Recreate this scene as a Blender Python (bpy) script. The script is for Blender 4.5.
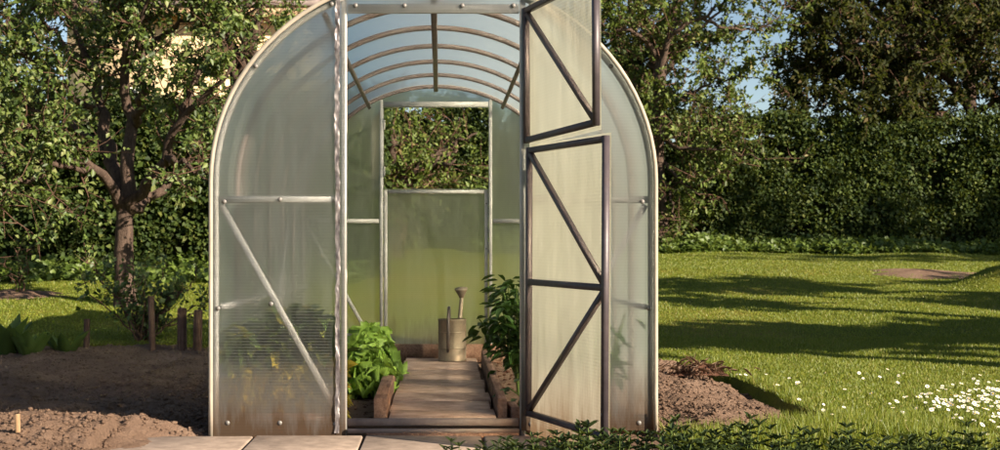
import bpy, math
import numpy as np
from mathutils import Vector, Matrix

R = math.radians
scene = bpy.context.scene
for o in list(bpy.data.objects):
    bpy.data.objects.remove(o, do_unlink=True)
COL = scene.collection

# ------------------------------------------------------------------ camera
CAMX, CAMY, CAMZ, FPX = 0.03, -6.25, 0.82, 1389.0
cam_d = bpy.data.cameras.new('camera')
cam_d.sensor_width = 36.0
cam_d.lens = 50.0
cam_d.shift_x = 0.06
cam_d.shift_y = 0.030
cam_d.clip_start = 0.05
cam_d.clip_end = 900
cam_d.dof.use_dof = True
cam_d.dof.focus_distance = 6.6
cam_d.dof.aperture_fstop = 7.0
cam = bpy.data.objects.new('camera', cam_d)
cam.location = (CAMX, CAMY, CAMZ)
cam.rotation_euler = (R(90), 0, 0)
COL.objects.link(cam)
scene.camera = cam

# ------------------------------------------------------------------ light
SUN_EL, SUN_TH = 24.0, 53.0      # elevation; degrees to the right of the line back to the camera
sx, sy, sz = math.sin(R(SUN_TH)) * math.cos(R(SUN_EL)), -math.cos(R(SUN_TH)) * math.cos(R(SUN_EL)), math.sin(R(SUN_EL))
world = bpy.data.worlds.new('World')
scene.world = world
world.use_nodes = True
nt = world.node_tree
bg = nt.nodes['Background']
sky = nt.nodes.new('ShaderNodeTexSky')
sky.sky_type = 'NISHITA'
sky.sun_disc = False
sky.sun_elevation = R(SUN_EL)
sky.sun_rotation = math.atan2(sx, sy)
sky.dust_density = 0.3
sky.air_density = 0.9
sky.ozone_density = 0.3
nt.links.new(sky.outputs[0], bg.inputs[0])
bg.inputs[1].default_value = 0.05
sun_d = bpy.data.lights.new('sun', 'SUN')
sun_d.energy = 5.0
sun_d.angle = R(0.55)
sun_d.color = (1.0, 0.87, 0.69)
sun = bpy.data.objects.new('sun', sun_d)
sun.rotation_euler = Vector((-sx, -sy, -sz)).to_track_quat('-Z', 'Y').to_euler()
sun.location = (8, -8, 10)
COL.objects.link(sun)

vs = scene.view_settings
vs.view_transform = 'Standard'
vs.look = 'None'
vs.gamma = 1.0
vs.exposure = 1.38
vs.use_curve_mapping = False
cy = scene.cycles
cy.use_denoising = True
cy.max_bounces = 14
cy.diffuse_bounces = 4
cy.glossy_bounces = 4
cy.transmission_bounces = 10
cy.transparent_max_bounces = 16
cy.sample_clamp_indirect = 6.0
cy.caustics_reflective = False

# ------------------------------------------------------------------ helpers
def P(px, py, y):
    """point on the plane y that the photograph shows at pixel px, py"""
    d = y - CAMY
    return np.array([CAMX + (px - 440) * d / FPX, y, CAMZ - (py - 255) * d / FPX])

def _hash(i, j, k, s):
    h = (i.astype(np.int64) * 374761393 + j.astype(np.int64) * 668265263 + k.astype(np.int64) * 2147483647 + s * 1274126177)
    h = (h ^ (h >> 13)) * 1274126177
    h = h ^ (h >> 16)
    return (h & 0xFFFF) / 65535.0

def vnoise(x, y, z=0.0, seed=0):
    x, y, z = np.broadcast_arrays(np.asarray(x, float), np.asarray(y, float), np.asarray(z, float))
    i, j, k = np.floor(x), np.floor(y), np.floor(z)
    u, v, w = x - i, y - j, z - k
    u, v, w = [t * t * (3 - 2 * t) for t in (u, v, w)]
    out = 0
    for a in (0, 1):
        for b in (0, 1):
            for c in (0, 1):
                out = out + _hash(i + a, j + b, k + c, seed) * (u if a else 1 - u) * (v if b else 1 - v) * (w if c else 1 - w)
    return out

def fbm(x, y, z=0.0, seed=0, oct=4, gain=0.5):
    s, a, t = 0, 1.0, 0
    for o in range(oct):
        f = 2.0 ** o
        s = s + a * vnoise(np.asarray(x) * f + 17.3 * o, np.asarray(y) * f - 9.1 * o, np.asarray(z) * f, seed + o)
        t += a
        a *= gain
    return s / t

def unit(a):
    return a / np.maximum(np.linalg.norm(a, axis=-1, keepdims=True), 1e-9)

class MB:
    """collects pieces of one mesh"""
    def __init__(self):
        self.v, self.f, self.n = [], [], 0
    def add(self, v, f):
        v = np.asarray(v, float)
        f = np.asarray(f, np.int64)
        self.v.append(v)
        self.f.append(f + self.n)
        self.n += len(v)
        return self
    def mesh(self, name, mat=None, smooth=False):
        me = bpy.data.meshes.new(name)
        v = np.concatenate(self.v) if self.v else np.zeros((0, 3))
        me.vertices.add(len(v))
        me.vertices.foreach_set('co', v.astype(np.float32).ravel())
        tot = np.concatenate([np.full(len(f), f.shape[1], np.int32) for f in self.f])
        loops = np.concatenate([f.ravel() for f in self.f]).astype(np.int32)
        start = np.concatenate([[0], np.cumsum(tot)[:-1]]).astype(np.int32)
        me.loops.add(len(loops))
        me.loops.foreach_set('vertex_index', loops)
        me.polygons.add(len(tot))
        me.polygons.foreach_set('loop_start', start)
        me.polygons.foreach_set('loop_total', tot)
        me.update(calc_edges=True)
        if smooth:
            me.polygons.foreach_set('use_smooth', np.ones(len(tot), bool))
        if mat is not None:
            me.materials.append(mat)
        me.validate()
        return me
    def build(self, name, mat=None, parent=None, smooth=False):
        return link(name, self.mesh(name, mat, smooth), parent)

def link(name, data, parent=None):
    o = bpy.data.objects.new(name, data)
    COL.objects.link(o)
    if parent is not None:
        o.parent = parent
    return o

def tag(o, label=None, cat=None, group=None, kind=None):
    if label: o['label'] = label
    if cat: o['category'] = cat
    if group: o['group'] = group
    if kind: o['kind'] = kind
    return o

def empty(name, loc=(0, 0, 0), rz=0.0):
    o = bpy.data.objects.new(name, None)
    o.empty_display_size = 0.1
    o.location = loc
    o.rotation_euler = (0, 0, rz)
    COL.objects.link(o)
    return o

def copy_tree(o, parent=None):
    c = o.copy()
    COL.objects.link(c)
    c.parent = parent
    for ch in o.children:
        copy_tree(ch, c)
    return c

def box_v(x0, x1, y0, y1, z0, z1):
    v = [(x, y, z) for z in (z0, z1) for y in (y0, y1) for x in (x0, x1)]
    f = [(0, 2, 3, 1), (4, 5, 7, 6), (0, 1, 5, 4), (2, 6, 7, 3), (0, 4, 6, 2), (1, 3, 7, 5)]
    return np.array(v, float), np.array(f)

def sweep(pts, prof_r, sections=None, closed_ends=True, side=None):
    """round tube along pts with radius per point"""
    pts = np.asarray(pts, float)
    n = len(pts)
    k = sections or 7
    rr = np.broadcast_to(np.asarray(prof_r, float), (n,))
    tan = np.gradient(pts, axis=0)
    tan = unit(tan)
    ref = np.array([0.31, 0.22, 0.93])
    if abs(np.dot(tan[0], ref)) > 0.9:
        ref = np.array([1.0, 0.1, 0.05])
    a = unit(np.cross(tan, ref))
    b = np.cross(tan, a)
    ang = np.linspace(0, 2 * np.pi, k, endpoint=False)
    v = pts[:, None, :] + rr[:, None, None] * (np.cos(ang)[None, :, None] * a[:, None, :] + np.sin(ang)[None, :, None] * b[:, None, :])
    v = v.reshape(-1, 3)
    i = np.arange(n - 1)[:, None] * k
    j = np.arange(k)[None, :]
    j2 = (j + 1) % k
    f = np.stack([i + j, i + j2, i + k + j2, i + k + j], -1).reshape(-1, 4)
    return v, f

def beam(p, q, w=0.025, h=0.025, up=(0, 0, 1), ch=0.15):
    """square tube with chamfered edges from p to q; w across, h along 'up'"""
    p, q = np.asarray(p, float), np.asarray(q, float)
    t = unit(q - p)
    up = np.asarray(up, float)
    s = np.cross(t, up)
    if np.linalg.norm(s) < 1e-3:
        s = np.cross(t, (0, 1, 0))
    s = unit(s)
    u = np.cross(s, t)
    c = ch * min(w, h)
    W, H = w / 2, h / 2
    pr = [(W - c, -H), (W, -H + c), (W, H - c), (W - c, H), (-W + c, H), (-W, H - c), (-W, -H + c), (-W + c, -H)]
    v = np.array([e + s * a + u * b for e in (p, q) for a, b in pr])
    mb = MB()
    f4 = np.array([(i, (i + 1) % 8, 8 + (i + 1) % 8, 8 + i) for i in range(8)])
    mb.add(v, f4)
    mb.f.append(np.array([list(range(7, -1, -1)), list(range(8, 16))]))
    return mb

def beam_obj(name, p, q, mat, parent, w=0.025, h=0.025, up=(0, 0, 1)):
    return beam(p, q, w, h, up).build(name, mat, parent)

def merge(*mbs):
    m = MB()
    for b in mbs:
        off = m.n
        m.v += b.v
        m.f += [f + off for f in b.f]
        m.n += b.n
    return m

def grid(xs, ys, zf):
    X, Y = np.meshgrid(xs, ys)
    Z = zf(X, Y)
    v = np.stack([X, Y, Z], -1).reshape(-1, 3)
    nx, ny = len(xs), len(ys)
    i, j = np.meshgrid(np.arange(nx - 1), np.arange(ny - 1))
    a = (j * nx + i).ravel()
    return v, np.stack([a, a + 1, a + nx + 1, a + nx], -1)

def lathe(prof, k=20):
    prof = np.asarray(prof, float)
    ang = np.linspace(0, 2 * np.pi, k, endpoint=False)
    v = np.stack([prof[:, 0, None] * np.cos(ang), prof[:, 0, None] * np.sin(ang), np.repeat(prof[:, 1, None], k, 1)], -1).reshape(-1, 3)
    i = np.arange(len(prof) - 1)[:, None] * k
    j = np.arange(k)[None, :]
    j2 = (j + 1) % k
    return v, np.stack([i + j, i + j2, i + k + j2, i + k + j], -1).reshape(-1, 4)

def leaves(pos, d, n, L, W, fold=0.22, hexa=False, curl=0.0):
    pos = np.asarray(pos, float)
    N = len(pos)
    d = unit(np.asarray(d, float))
    s = unit(np.cross(d, n))
    n = np.cross(s, d)
    L = np.broadcast_to(np.asarray(L, float), (N,))[:, None]
    W = np.broadcast_to(np.asarray(W, float), (N,))[:, None]
    if not hexa:
        l = pos + d * L * 0.45 + s * W * 0.5 + n * W * fold
        r = pos + d * L * 0.45 - s * W * 0.5 + n * W * fold
        t = pos + d * L - n * L * curl
        v = np.stack([pos, l, t, r], 1).reshape(-1, 3)
        b = np.arange(N)[:, None] * 4
        f = np.concatenate([b + [0, 2, 1], b + [0, 3, 2]])
        return v, f
    t = pos + d * L - n * L * curl
    m1, m2 = pos + d * L * 0.3, pos + d * L * 0.66 - n * L * curl * 0.4
    pts = [pos, m1 + s * W * 0.46 + n * W * fold, m2 + s * W * 0.36 + n * W * fold, t,
           m2 - s * W * 0.36 + n * W * fold, m1 - s * W * 0.46 + n * W * fold]
    v = np.stack(pts, 1).reshape(-1, 3)
    b = np.arange(N)[:, None] * 6
    f = np.concatenate([b + [0, 3, 2, 1], b + [0, 5, 4, 3]])
    return v, f

# ------------------------------------------------------------------ materials
def new_mat(name):
    m = bpy.data.materials.new(name)
    m.use_nodes = True
    t = m.node_tree
    for n in list(t.nodes):
        t.nodes.remove(n)
    out = t.nodes.new('ShaderNodeOutputMaterial')
    return m, t, out

def nd(t, kind, **kw):
    n = t.nodes.new(kind)
    for k, v in kw.items():
        if k == 'inp':
            for a, b in v.items():
                n.inputs[a].default_value = b
        else:
            setattr(n, k, v)
    return n

def ramp(t, stops, interp='LINEAR'):
    r = t.nodes.new('ShaderNodeValToRGB')
    cr = r.color_ramp
    cr.interpolation = interp
    while len(cr.elements) < len(stops):
        cr.elements.new(0.5)
    for e, (p, c) in zip(cr.elements, stops):
        e.position = p
        e.color = (*c, 1) if len(c) == 3 else c
    return r

def noise(t, scale, detail=6, rough=0.6, coord='Object', vec=None, stretch=None):
    if vec is None:
        tc = t.nodes.new('ShaderNodeTexCoord')
        vec = tc.outputs[coord]
    if stretch:
        mp = nd(t, 'ShaderNodeMapping')
        mp.inputs['Scale'].default_value = stretch
        t.links.new(vec, mp.inputs['Vector'])
        vec = mp.outputs[0]
    n = nd(t, 'ShaderNodeTexNoise', inp={'Scale': scale, 'Detail': detail, 'Roughness': rough})
    t.links.new(vec, n.inputs['Vector'])
    return n

def mixc(t, fac, a, b, mode='MIX'):
    m = t.nodes.new('ShaderNodeMix')
    m.data_type = 'RGBA'
    m.blend_type = mode
    for s, val in ((0, fac), (6, a), (7, b)):
        if hasattr(val, 'links') or hasattr(val, 'is_linked'):
            t.links.new(val, m.inputs[s])
        else:
            m.inputs[s].default_value = val if s == 0 else (*val, 1)
    return m.outputs[2]

def mixs(t, fac, a, b):
    m = t.nodes.new('ShaderNodeMixShader')
    if hasattr(fac, 'is_linked'):
        t.links.new(fac, m.inputs[0])
    else:
        m.inputs[0].default_value = fac
    t.links.new(a, m.inputs[1])
    t.links.new(b, m.inputs[2])
    return m.outputs[0]

def math_n(t, op, a, b=None, clamp=False):
    m = t.nodes.new('ShaderNodeMath')
    m.operation = op
    m.use_clamp = clamp
    for i, val in ((0, a), (1, b)):
        if val is None: continue
        if hasattr(val, 'is_linked'):
            t.links.new(val, m.inputs[i])
        else:
            m.inputs[i].default_value = val
    return m.outputs[0]

def bump(t, height, strength=0.5, dist=0.02):
    b = nd(t, 'ShaderNodeBump', inp={'Strength': strength, 'Distance': dist})
    t.links.new(height, b.inputs['Height'])
    return b.outputs[0]

def principled(t, out, color, rough=0.7, metal=0.0, spec=0.3, normal=None):
    p = nd(t, 'ShaderNodeBsdfPrincipled', inp={'Roughness': rough, 'Metallic': metal, 'Specular IOR Level': spec})
    if hasattr(color, 'is_linked'):
        t.links.new(color, p.inputs['Base Color'])
    else:
        p.inputs['Base Color'].default_value = (*color, 1)
    if normal is not None:
        t.links.new(normal, p.inputs['Normal'])
    t.links.new(p.outputs[0], out.inputs[0])
    return p

def leaf_mat(name, stops, trans=0.22, tcol=(0.22, 0.26, 0.03), rough=0.5, spec=0.4, patch=0.0):
    m, t, out = new_mat(name)
    g = t.nodes.new('ShaderNodeNewGeometry')
    rp = ramp(t, stops)
    t.links.new(g.outputs['Random Per Island'], rp.inputs[0])
    col = rp.outputs[0]
    nz = noise(t, 1.3, 3, 0.6)
    col = mixc(t, math_n(t, 'MULTIPLY', nz.outputs[0], 0.55 + patch), col, tuple(c * 0.55 for c in stops[0][1]))
    p = nd(t, 'ShaderNodeBsdfPrincipled', inp={'Roughness': rough, 'Specular IOR Level': spec})
    t.links.new(col, p.inputs['Base Color'])
    tr = nd(t, 'ShaderNodeBsdfTranslucent')
    t.links.new(mixc(t, 0.5, col, tcol), tr.inputs[0])
    t.links.new(mixs(t, trans, p.outputs[0], tr.outputs[0]), out.inputs[0])
    return m

M = {}
M['apple_leaf'] = leaf_mat('apple_leaf', [(0, (0.03, 0.055, 0.011)), (0.45, (0.085, 0.13, 0.023)), (0.8, (0.17, 0.22, 0.05)), (1, (0.28, 0.29, 0.11))])
M['thin_leaf'] = leaf_mat('thin_leaf', [(0, (0.05, 0.07, 0.012)), (0.5, (0.10, 0.15, 0.025)), (0.9, (0.2, 0.25, 0.055)), (1, (0.22, 0.15, 0.06))], spec=0.25)
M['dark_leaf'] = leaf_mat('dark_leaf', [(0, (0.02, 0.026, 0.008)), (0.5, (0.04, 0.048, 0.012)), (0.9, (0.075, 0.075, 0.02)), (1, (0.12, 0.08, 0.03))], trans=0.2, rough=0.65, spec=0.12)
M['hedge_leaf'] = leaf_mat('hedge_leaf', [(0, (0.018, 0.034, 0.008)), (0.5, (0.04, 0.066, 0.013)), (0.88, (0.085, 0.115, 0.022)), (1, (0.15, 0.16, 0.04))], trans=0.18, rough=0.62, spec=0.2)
M['ivy_leaf'] = leaf_mat('ivy_leaf', [(0, (0.06, 0.10, 0.014)), (0.5, (0.11, 0.165, 0.025)), (1, (0.19, 0.25, 0.055))], trans=0.3)
M['lettuce'] = leaf_mat('lettuce', [(0, (0.22, 0.38, 0.05)), (0.5, (0.33, 0.50, 0.08)), (1, (0.48, 0.62, 0.16))], trans=0.4, tcol=(0.5, 0.6, 0.08), rough=0.35, patch=-0.3)
M['pepper_leaf'] = leaf_mat('pepper_leaf', [(0, (0.03, 0.065, 0.012)), (0.6, (0.05, 0.10, 0.018)), (1, (0.08, 0.14, 0.03))], trans=0.25, rough=0.4, tcol=(0.12, 0.2, 0.03))
M['herb_leaf'] = leaf_mat('herb_leaf', [(0, (0.07, 0.13, 0.02)), (0.55, (0.13, 0.21, 0.035)), (0.75, (0.3, 0.32, 0.05)), (1, (0.7, 0.5, 0.05))], trans=0.35)
M['yellow_leaf'] = leaf_mat('yellow_leaf', [(0, (0.3, 0.28, 0.05)), (0.5, (0.7, 0.52, 0.06)), (1, (0.85, 0.66, 0.1))], trans=0.4, patch=-0.4, tcol=(0.6, 0.5, 0.05))
M['border_leaf'] = leaf_mat('border_leaf', [(0, (0.03, 0.05, 0.014)), (0.6, (0.05, 0.075, 0.022)), (1, (0.095, 0.12, 0.042))], trans=0.2, rough=0.45)
M['broad_leaf'] = leaf_mat('broad_leaf', [(0, (0.075, 0.12, 0.025)), (1, (0.14, 0.2, 0.045))], trans=0.3)
M['grass'] = leaf_mat('grass', [(0, (0.105, 0.155, 0.016)), (0.5, (0.19, 0.235, 0.026)), (0.9, (0.28, 0.29, 0.045)), (1, (0.34, 0.28, 0.09))], trans=0.4, tcol=(0.34, 0.34, 0.03), patch=-0.2)

def lawn_mat():
    m, t, out = new_mat('lawn_turf')
    n1 = noise(t, 0.6, 5, 0.6)
    n2 = noise(t, 45, 6, 0.75)
    r1 = ramp(t, [(0.3, (0.115, 0.15, 0.018)), (0.5, (0.185, 0.205, 0.026)), (0.68, (0.29, 0.245, 0.055))])
    t.links.new(n1.outputs[0], r1.inputs[0])
    r2 = ramp(t, [(0.3, (0.45, 0.45, 0.4)), (0.7, (1.25, 1.25, 1.1))])
    t.links.new(n2.outputs[0], r2.inputs[0])
    c = mixc(t, 1.0, r1.outputs[0], r2.outputs[0], 'MULTIPLY')
    principled(t, out, c, 0.85, spec=0.1, normal=bump(t, n2.outputs[0], 0.9, 0.05))
    return m
M['lawn'] = lawn_mat()

def soil_mat(name, ca, cb, cc):
    m, t, out = new_mat(name)
    n1 = noise(t, 2.2, 5, 0.65)
    n2 = noise(t, 60, 8, 0.8)
    r1 = ramp(t, [(0.3, ca), (0.55, cb), (0.75, cc)])
    mx = math_n(t, 'ADD', math_n(t, 'MULTIPLY', n1.outputs[0], 0.55), math_n(t, 'MULTIPLY', n2.outputs[0], 0.45))
    t.links.new(mx, r1.inputs[0])
    principled(t, out, r1.outputs[0], 0.95, spec=0.08, normal=bump(t, n2.outputs[0], 0.9, 0.03))
    return m
M['soil'] = soil_mat('garden_soil', (0.13, 0.078, 0.053), (0.26, 0.168, 0.118), (0.43, 0.305, 0.23))
M['damp_soil'] = soil_mat('damp_soil', (0.10, 0.045, 0.028), (0.17, 0.082, 0.054), (0.25, 0.13, 0.09))

def bark_mat(name, a, b):
    m, t, out = new_mat(name)
    n = noise(t, 9, 8, 0.75, stretch=(3, 3, 0.7))
    r = ramp(t, [(0.35, a), (0.7, b)])
    t.links.new(n.outputs[0], r.inputs[0])
    n2 = noise(t, 26, 6, 0.7, stretch=(2, 2, 0.6))
    principled(t, out, r.outputs[0], 0.95, spec=0.1, normal=bump(t, n2.outputs[0], 1.0, 0.03))
    return m
M['bark'] = bark_mat('apple_bark', (0.055, 0.037, 0.029), (0.16, 0.11, 0.085))
M['twig'] = bark_mat('twig_bark', (0.11, 0.06, 0.042), (0.2, 0.12, 0.085))

def wood_mat(name, a, b, c, stretch=(1.5, 26, 26), sc=3.0):
    m, t, out = new_mat(name)
    oi = t.nodes.new('ShaderNodeObjectInfo')
    tc = t.nodes.new('ShaderNodeTexCoord')
    add = nd(t, 'ShaderNodeVectorMath', operation='ADD')
    t.links.new(tc.outputs['Object'], add.inputs[0])
    vm = nd(t, 'ShaderNodeVectorMath', operation='SCALE')
    t.links.new(oi.outputs['Location'], vm.inputs[0])
    vm.inputs['Scale'].default_value = 3.7
    t.links.new(vm.outputs[0], add.inputs[1])
    n = noise(t, sc, 8, 0.65, vec=add.outputs[0], stretch=stretch)
    n2 = noise(t, 5, 5, 0.7, vec=add.outputs[0])
    r = ramp(t, [(0.3, a), (0.5, b), (0.72, c)])
    t.links.new(n.outputs[0], r.inputs[0])
    stain = ramp(t, [(0.38, (0.45, 0.38, 0.34)), (0.6, (1, 1, 1))])
    t.links.new(n2.outputs[0], stain.inputs[0])
    col = mixc(t, 0.75, r.outputs[0], stain.outputs[0], 'MULTIPLY')
    principled(t, out, col, 0.85, spec=0.15, normal=bump(t, n.outputs[0], 0.5, 0.008))
    return m
M['plank'] = wood_mat('walkway_wood', (0.30, 0.185, 0.135), (0.52, 0.355, 0.27), (0.66, 0.48, 0.38))
M['board'] = wood_mat('edging_wood', (0.15, 0.08, 0.055), (0.28, 0.16, 0.11), (0.38, 0.24, 0.17), stretch=(26, 1.5, 26))
M['post'] = wood_mat('post_wood', (0.09, 0.05, 0.035), (0.15, 0.085, 0.06), (0.22, 0.13, 0.095), stretch=(26, 26, 1.5))
M['pale_stake'] = wood_mat('pale_stake_wood', (0.4, 0.26, 0.14), (0.5, 0.34, 0.2), (0.6, 0.43, 0.27), stretch=(26, 26, 1.5))

def metal_mat(name, a, b, rough=0.5, metal=0.55, rust=0.0):
    m, t, out = new_mat(name)
    n = noise(t, 14, 6, 0.7)
    r = ramp(t, [(0.3, a), (0.7, b)])
    t.links.new(n.outputs[0], r.inputs[0])
    n2 = noise(t, 70, 4, 0.6)
    c = r.outputs[0]
    if rust:
        n3 = noise(t, 5, 7, 0.75)
        rr = ramp(t, [(0.5, (0, 0, 0)), (0.68, (1, 1, 1))])
        t.links.new(n3.outputs[0], rr.inputs[0])
        c = mixc(t, math_n(t, 'MULTIPLY', rr.outputs[0], rust), c, (0.2, 0.1, 0.055))
    principled(t, out, c, rough, metal, 0.4, normal=bump(t, n2.outputs[0], 0.15, 0.002))
    return m
M['galv'] = metal_mat('galvanised_steel', (0.36, 0.33, 0.30), (0.52, 0.49, 0.46), 0.45, 0.12)
M['galv_shade_toned'] = metal_mat('shade_toned_steel', (0.14, 0.105, 0.095), (0.23, 0.18, 0.165), 0.55, 0.1, rust=0.3)  # backlit brown of the roof ribs put into the steel's colour, plus rust
M['door_tube_shaded'] = metal_mat('shaded_door_steel', (0.055, 0.043, 0.048), (0.09, 0.072, 0.08), 0.45, 0.2, rust=0.12)  # galvanised tube; shade on the open leaves is put into this dark colour
M['foil'] = metal_mat('crinkled_foil', (0.07, 0.055, 0.06), (0.30, 0.27, 0.27), 0.45, 0.4)
M['zinc'] = metal_mat('old_zinc', (0.2, 0.15, 0.10), (0.32, 0.245, 0.17), 0.55, 0.45, rust=0.5)
M['dark_iron'] = metal_mat('dark_iron', (0.06, 0.045, 0.04), (0.1, 0.075, 0.065), 0.55, 0.5)
M['bolt'] = metal_mat('bolt_steel', (0.13, 0.12, 0.11), (0.24, 0.22, 0.21), 0.5, 0.2)

def simple_mat(name, col, rough=0.8, spec=0.2, var=0.25, sc=8):
    m, t, out = new_mat(name)
    n = noise(t, sc, 6, 0.65)
    r = ramp(t, [(0.3, tuple(c * (1 - var) for c in col)), (0.7, tuple(min(1, c * (1 + var)) for c in col))])
    t.links.new(n.outputs[0], r.inputs[0])
    principled(t, out, r.outputs[0], rough, 0, spec, normal=bump(t, n.outputs[0], 0.15, 0.01))
    return m
M['trim'] = simple_mat('plastic_edge_trim', (0.36, 0.31, 0.25), 0.55, 0.3, 0.2)
M['slab'] = simple_mat('concrete_slab', (0.30, 0.23, 0.185), 0.9, 0.1, 0.28, 14)
M['render_wall'] = simple_mat('cream_render', (0.74, 0.55, 0.33), 0.9, 0.1, 0.06, 2)
M['roof'] = simple_mat('roof_tile', (0.2, 0.16, 0.15), 0.85, 0.15, 0.25, 6)
M['fascia'] = simple_mat('fascia_wood', (0.38, 0.26, 0.16), 0.8, 0.15, 0.15, 6)
M['white_paint'] = simple_mat('white_paint', (0.75, 0.73, 0.68), 0.6, 0.3, 0.05, 6)
M['glass_dark'] = simple_mat('window_glass', (0.03, 0.035, 0.04), 0.08, 0.5, 0.1, 3)
M['petal'] = simple_mat('daisy_petal', (0.82, 0.78, 0.72), 0.7, 0.2, 0.04, 30)
M['yellow'] = simple_mat('daisy_eye', (0.7, 0.45, 0.04), 0.8, 0.1, 0.1, 30)
M['stem'] = simple_mat('green_stem', (0.09, 0.13, 0.03), 0.7, 0.2, 0.15, 10)
M['shade_core'] = simple_mat('hedge_inner_shade', (0.02, 0.024, 0.009), 0.95, 0.05, 0.3, 6)  # near-black: shade between the hedge leaves, put into the core's colour

def poly_mat(name, axis, clear=0.26, milk=0.125, dirt=True, tint=(0.84, 0.86, 0.88), gloss=0.8, streaky=0.2):
    """twin wall polycarbonate: flutes along one axis, some clear, some scattered, some milky"""
    m, t, out = new_mat(name)
    tc = t.nodes.new('ShaderNodeTexCoord')
    sep = t.nodes.new('ShaderNodeSeparateXYZ')
    t.links.new(tc.outputs['Object'], sep.inputs[0])
    a = sep.outputs[axis]
    wob = noise(t, 1.2, 2, 0.5, vec=tc.outputs['Object'])
    ph = math_n(t, 'ADD', math_n(t, 'MULTIPLY', a, 2 * math.pi / 0.0135), math_n(t, 'MULTIPLY', wob.outputs[0], 6.0))
    st = math_n(t, 'MULTIPLY_ADD', math_n(t, 'SINE', ph), 0.5)
    t.nodes[-1].inputs[2].default_value = 0.5
    # grime: soft vertical streaks, thicker splashes near the ground
    streak = noise(t, 3.0, 6, 0.7, vec=tc.outputs['Object'], stretch=(6, 6, 0.9))
    blot = noise(t, 2.3, 5, 0.6, vec=tc.outputs['Object'])
    low = nd(t, 'ShaderNodeMapRange', inp={'From Min': 0.03, 'From Max': 0.36, 'To Min': 1.0, 'To Max': 0.0})
    zz = math_n(t, 'ADD', sep.outputs[2], math_n(t, 'MULTIPLY', math_n(t, 'SUBTRACT', streak.outputs[0], 0.5), 0.45))
    t.links.new(zz, low.inputs['Value'])
    base = mixc(t, math_n(t, 'MULTIPLY', blot.outputs[0], 0.7), tint, tuple(c * k for c, k in zip(tint, (0.93, 0.91, 0.82))))
    if dirt:
        base = mixc(t, math_n(t, 'MULTIPLY', low.outputs[0], 0.92), base, (0.22, 0.125, 0.06))
    tr = nd(t, 'ShaderNodeBsdfTransparent')
    t.links.new(base, tr.inputs[0])
    rf = nd(t, 'ShaderNodeBsdfRefraction', inp={'Roughness': 0.55, 'IOR': 1.14})
    t.links.new(base, rf.inputs[0])
    tl = nd(t, 'ShaderNodeBsdfTranslucent')
    t.links.new(base, tl.inputs[0])
    df = nd(t, 'ShaderNodeBsdfDiffuse')
    t.links.new(base, df.inputs[0])
    gl = nd(t, 'ShaderNodeBsdfGlossy', inp={'Roughness': 0.22})
    see = mixs(t, 1 - clear, tr.outputs[0], rf.outputs[0])
    milky = mixs(t, 0.33, tl.outputs[0], df.outputs[0])
    f = math_n(t, 'ADD', math_n(t, 'MULTIPLY', st, 0.12), milk - 0.14)
    f = math_n(t, 'ADD', f, math_n(t, 'MULTIPLY', math_n(t, 'SUBTRACT', streak.outputs[0], 0.25), streaky))
    if dirt:
        f = math_n(t, 'ADD', f, math_n(t, 'MULTIPLY', low.outputs[0], 0.5), True)
    body = mixs(t, f, see, milky)
    fr = nd(t, 'ShaderNodeFresnel', inp={'IOR': 1.38})
    t.links.new(mixs(t, math_n(t, 'MULTIPLY', fr.outputs[0], gloss), body, gl.outputs[0]), out.inputs[0])
    return m
M['poly_wall'] = poly_mat('polycarbonate_wall', 2)
M['poly_roof'] = poly_mat('polycarbonate_roof', 1, clear=0.36, milk=0.34, tint=(0.68, 0.735, 0.70), gloss=0.25)
M['poly_back'] = poly_mat('polycarbonate_back_wall', 2, clear=0.34, milk=0.18, streaky=0.5, tint=(0.84, 0.85, 0.74))
M['poly_door'] = poly_mat('polycarbonate_door', 2, clear=0.18, milk=0.25, streaky=0.5, dirt=True, tint=(0.86, 0.82, 0.68))

# ------------------------------------------------------------------ ground
def slope(y):
    t = np.clip(y - 2.4, 0, None)
    h = 0.070 * np.sqrt(t * t + 0.4) - 0.070 * math.sqrt(0.4)
    return np.where(y > 17.5, 0.95 + (y - 17.5) * 0.01, np.minimum(h, 0.95))

def bed_mask(x, y):
    """1 inside the dug soil, 0 on the lawn"""
    w = (fbm(x * 2.3, y * 2.3, 0.0, 5, 3) - 0.5) * 0.22
    back = 4.62 + 0.25 * np.sin(x * 0.9) + w
    left = (x < 1.0) & (y < back) & (y > -3.2)
    right = (x >= 1.0) & (x < 1.93 + w * 0.5) & (y < 3.9 + w - (x - 1.0) * 0.5) & (y > -0.05 + (x - 1.0) * 0.55 + w)
    return (left | right) & (x > -9)

def h_lawn(x, y):
    b = bed_mask(x, y)
    n = (fbm(x * 0.7, y * 0.7, 0, 3, 3) - 0.5) * 0.10
    n = n * np.clip((np.hypot(x, y - 2) - 1.0) / 2.5, 0.15, 1)
    mound = 0.26 * np.exp(-(((x - 6.25) / 0.42) ** 2 + ((y - 9.0) / 0.5) ** 2)) * (0.8 + 0.4 * fbm(x * 4, y * 4, 0, 12, 3))
    return slope(y) + n + mound + 0.012 - 0.13 * b

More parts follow.
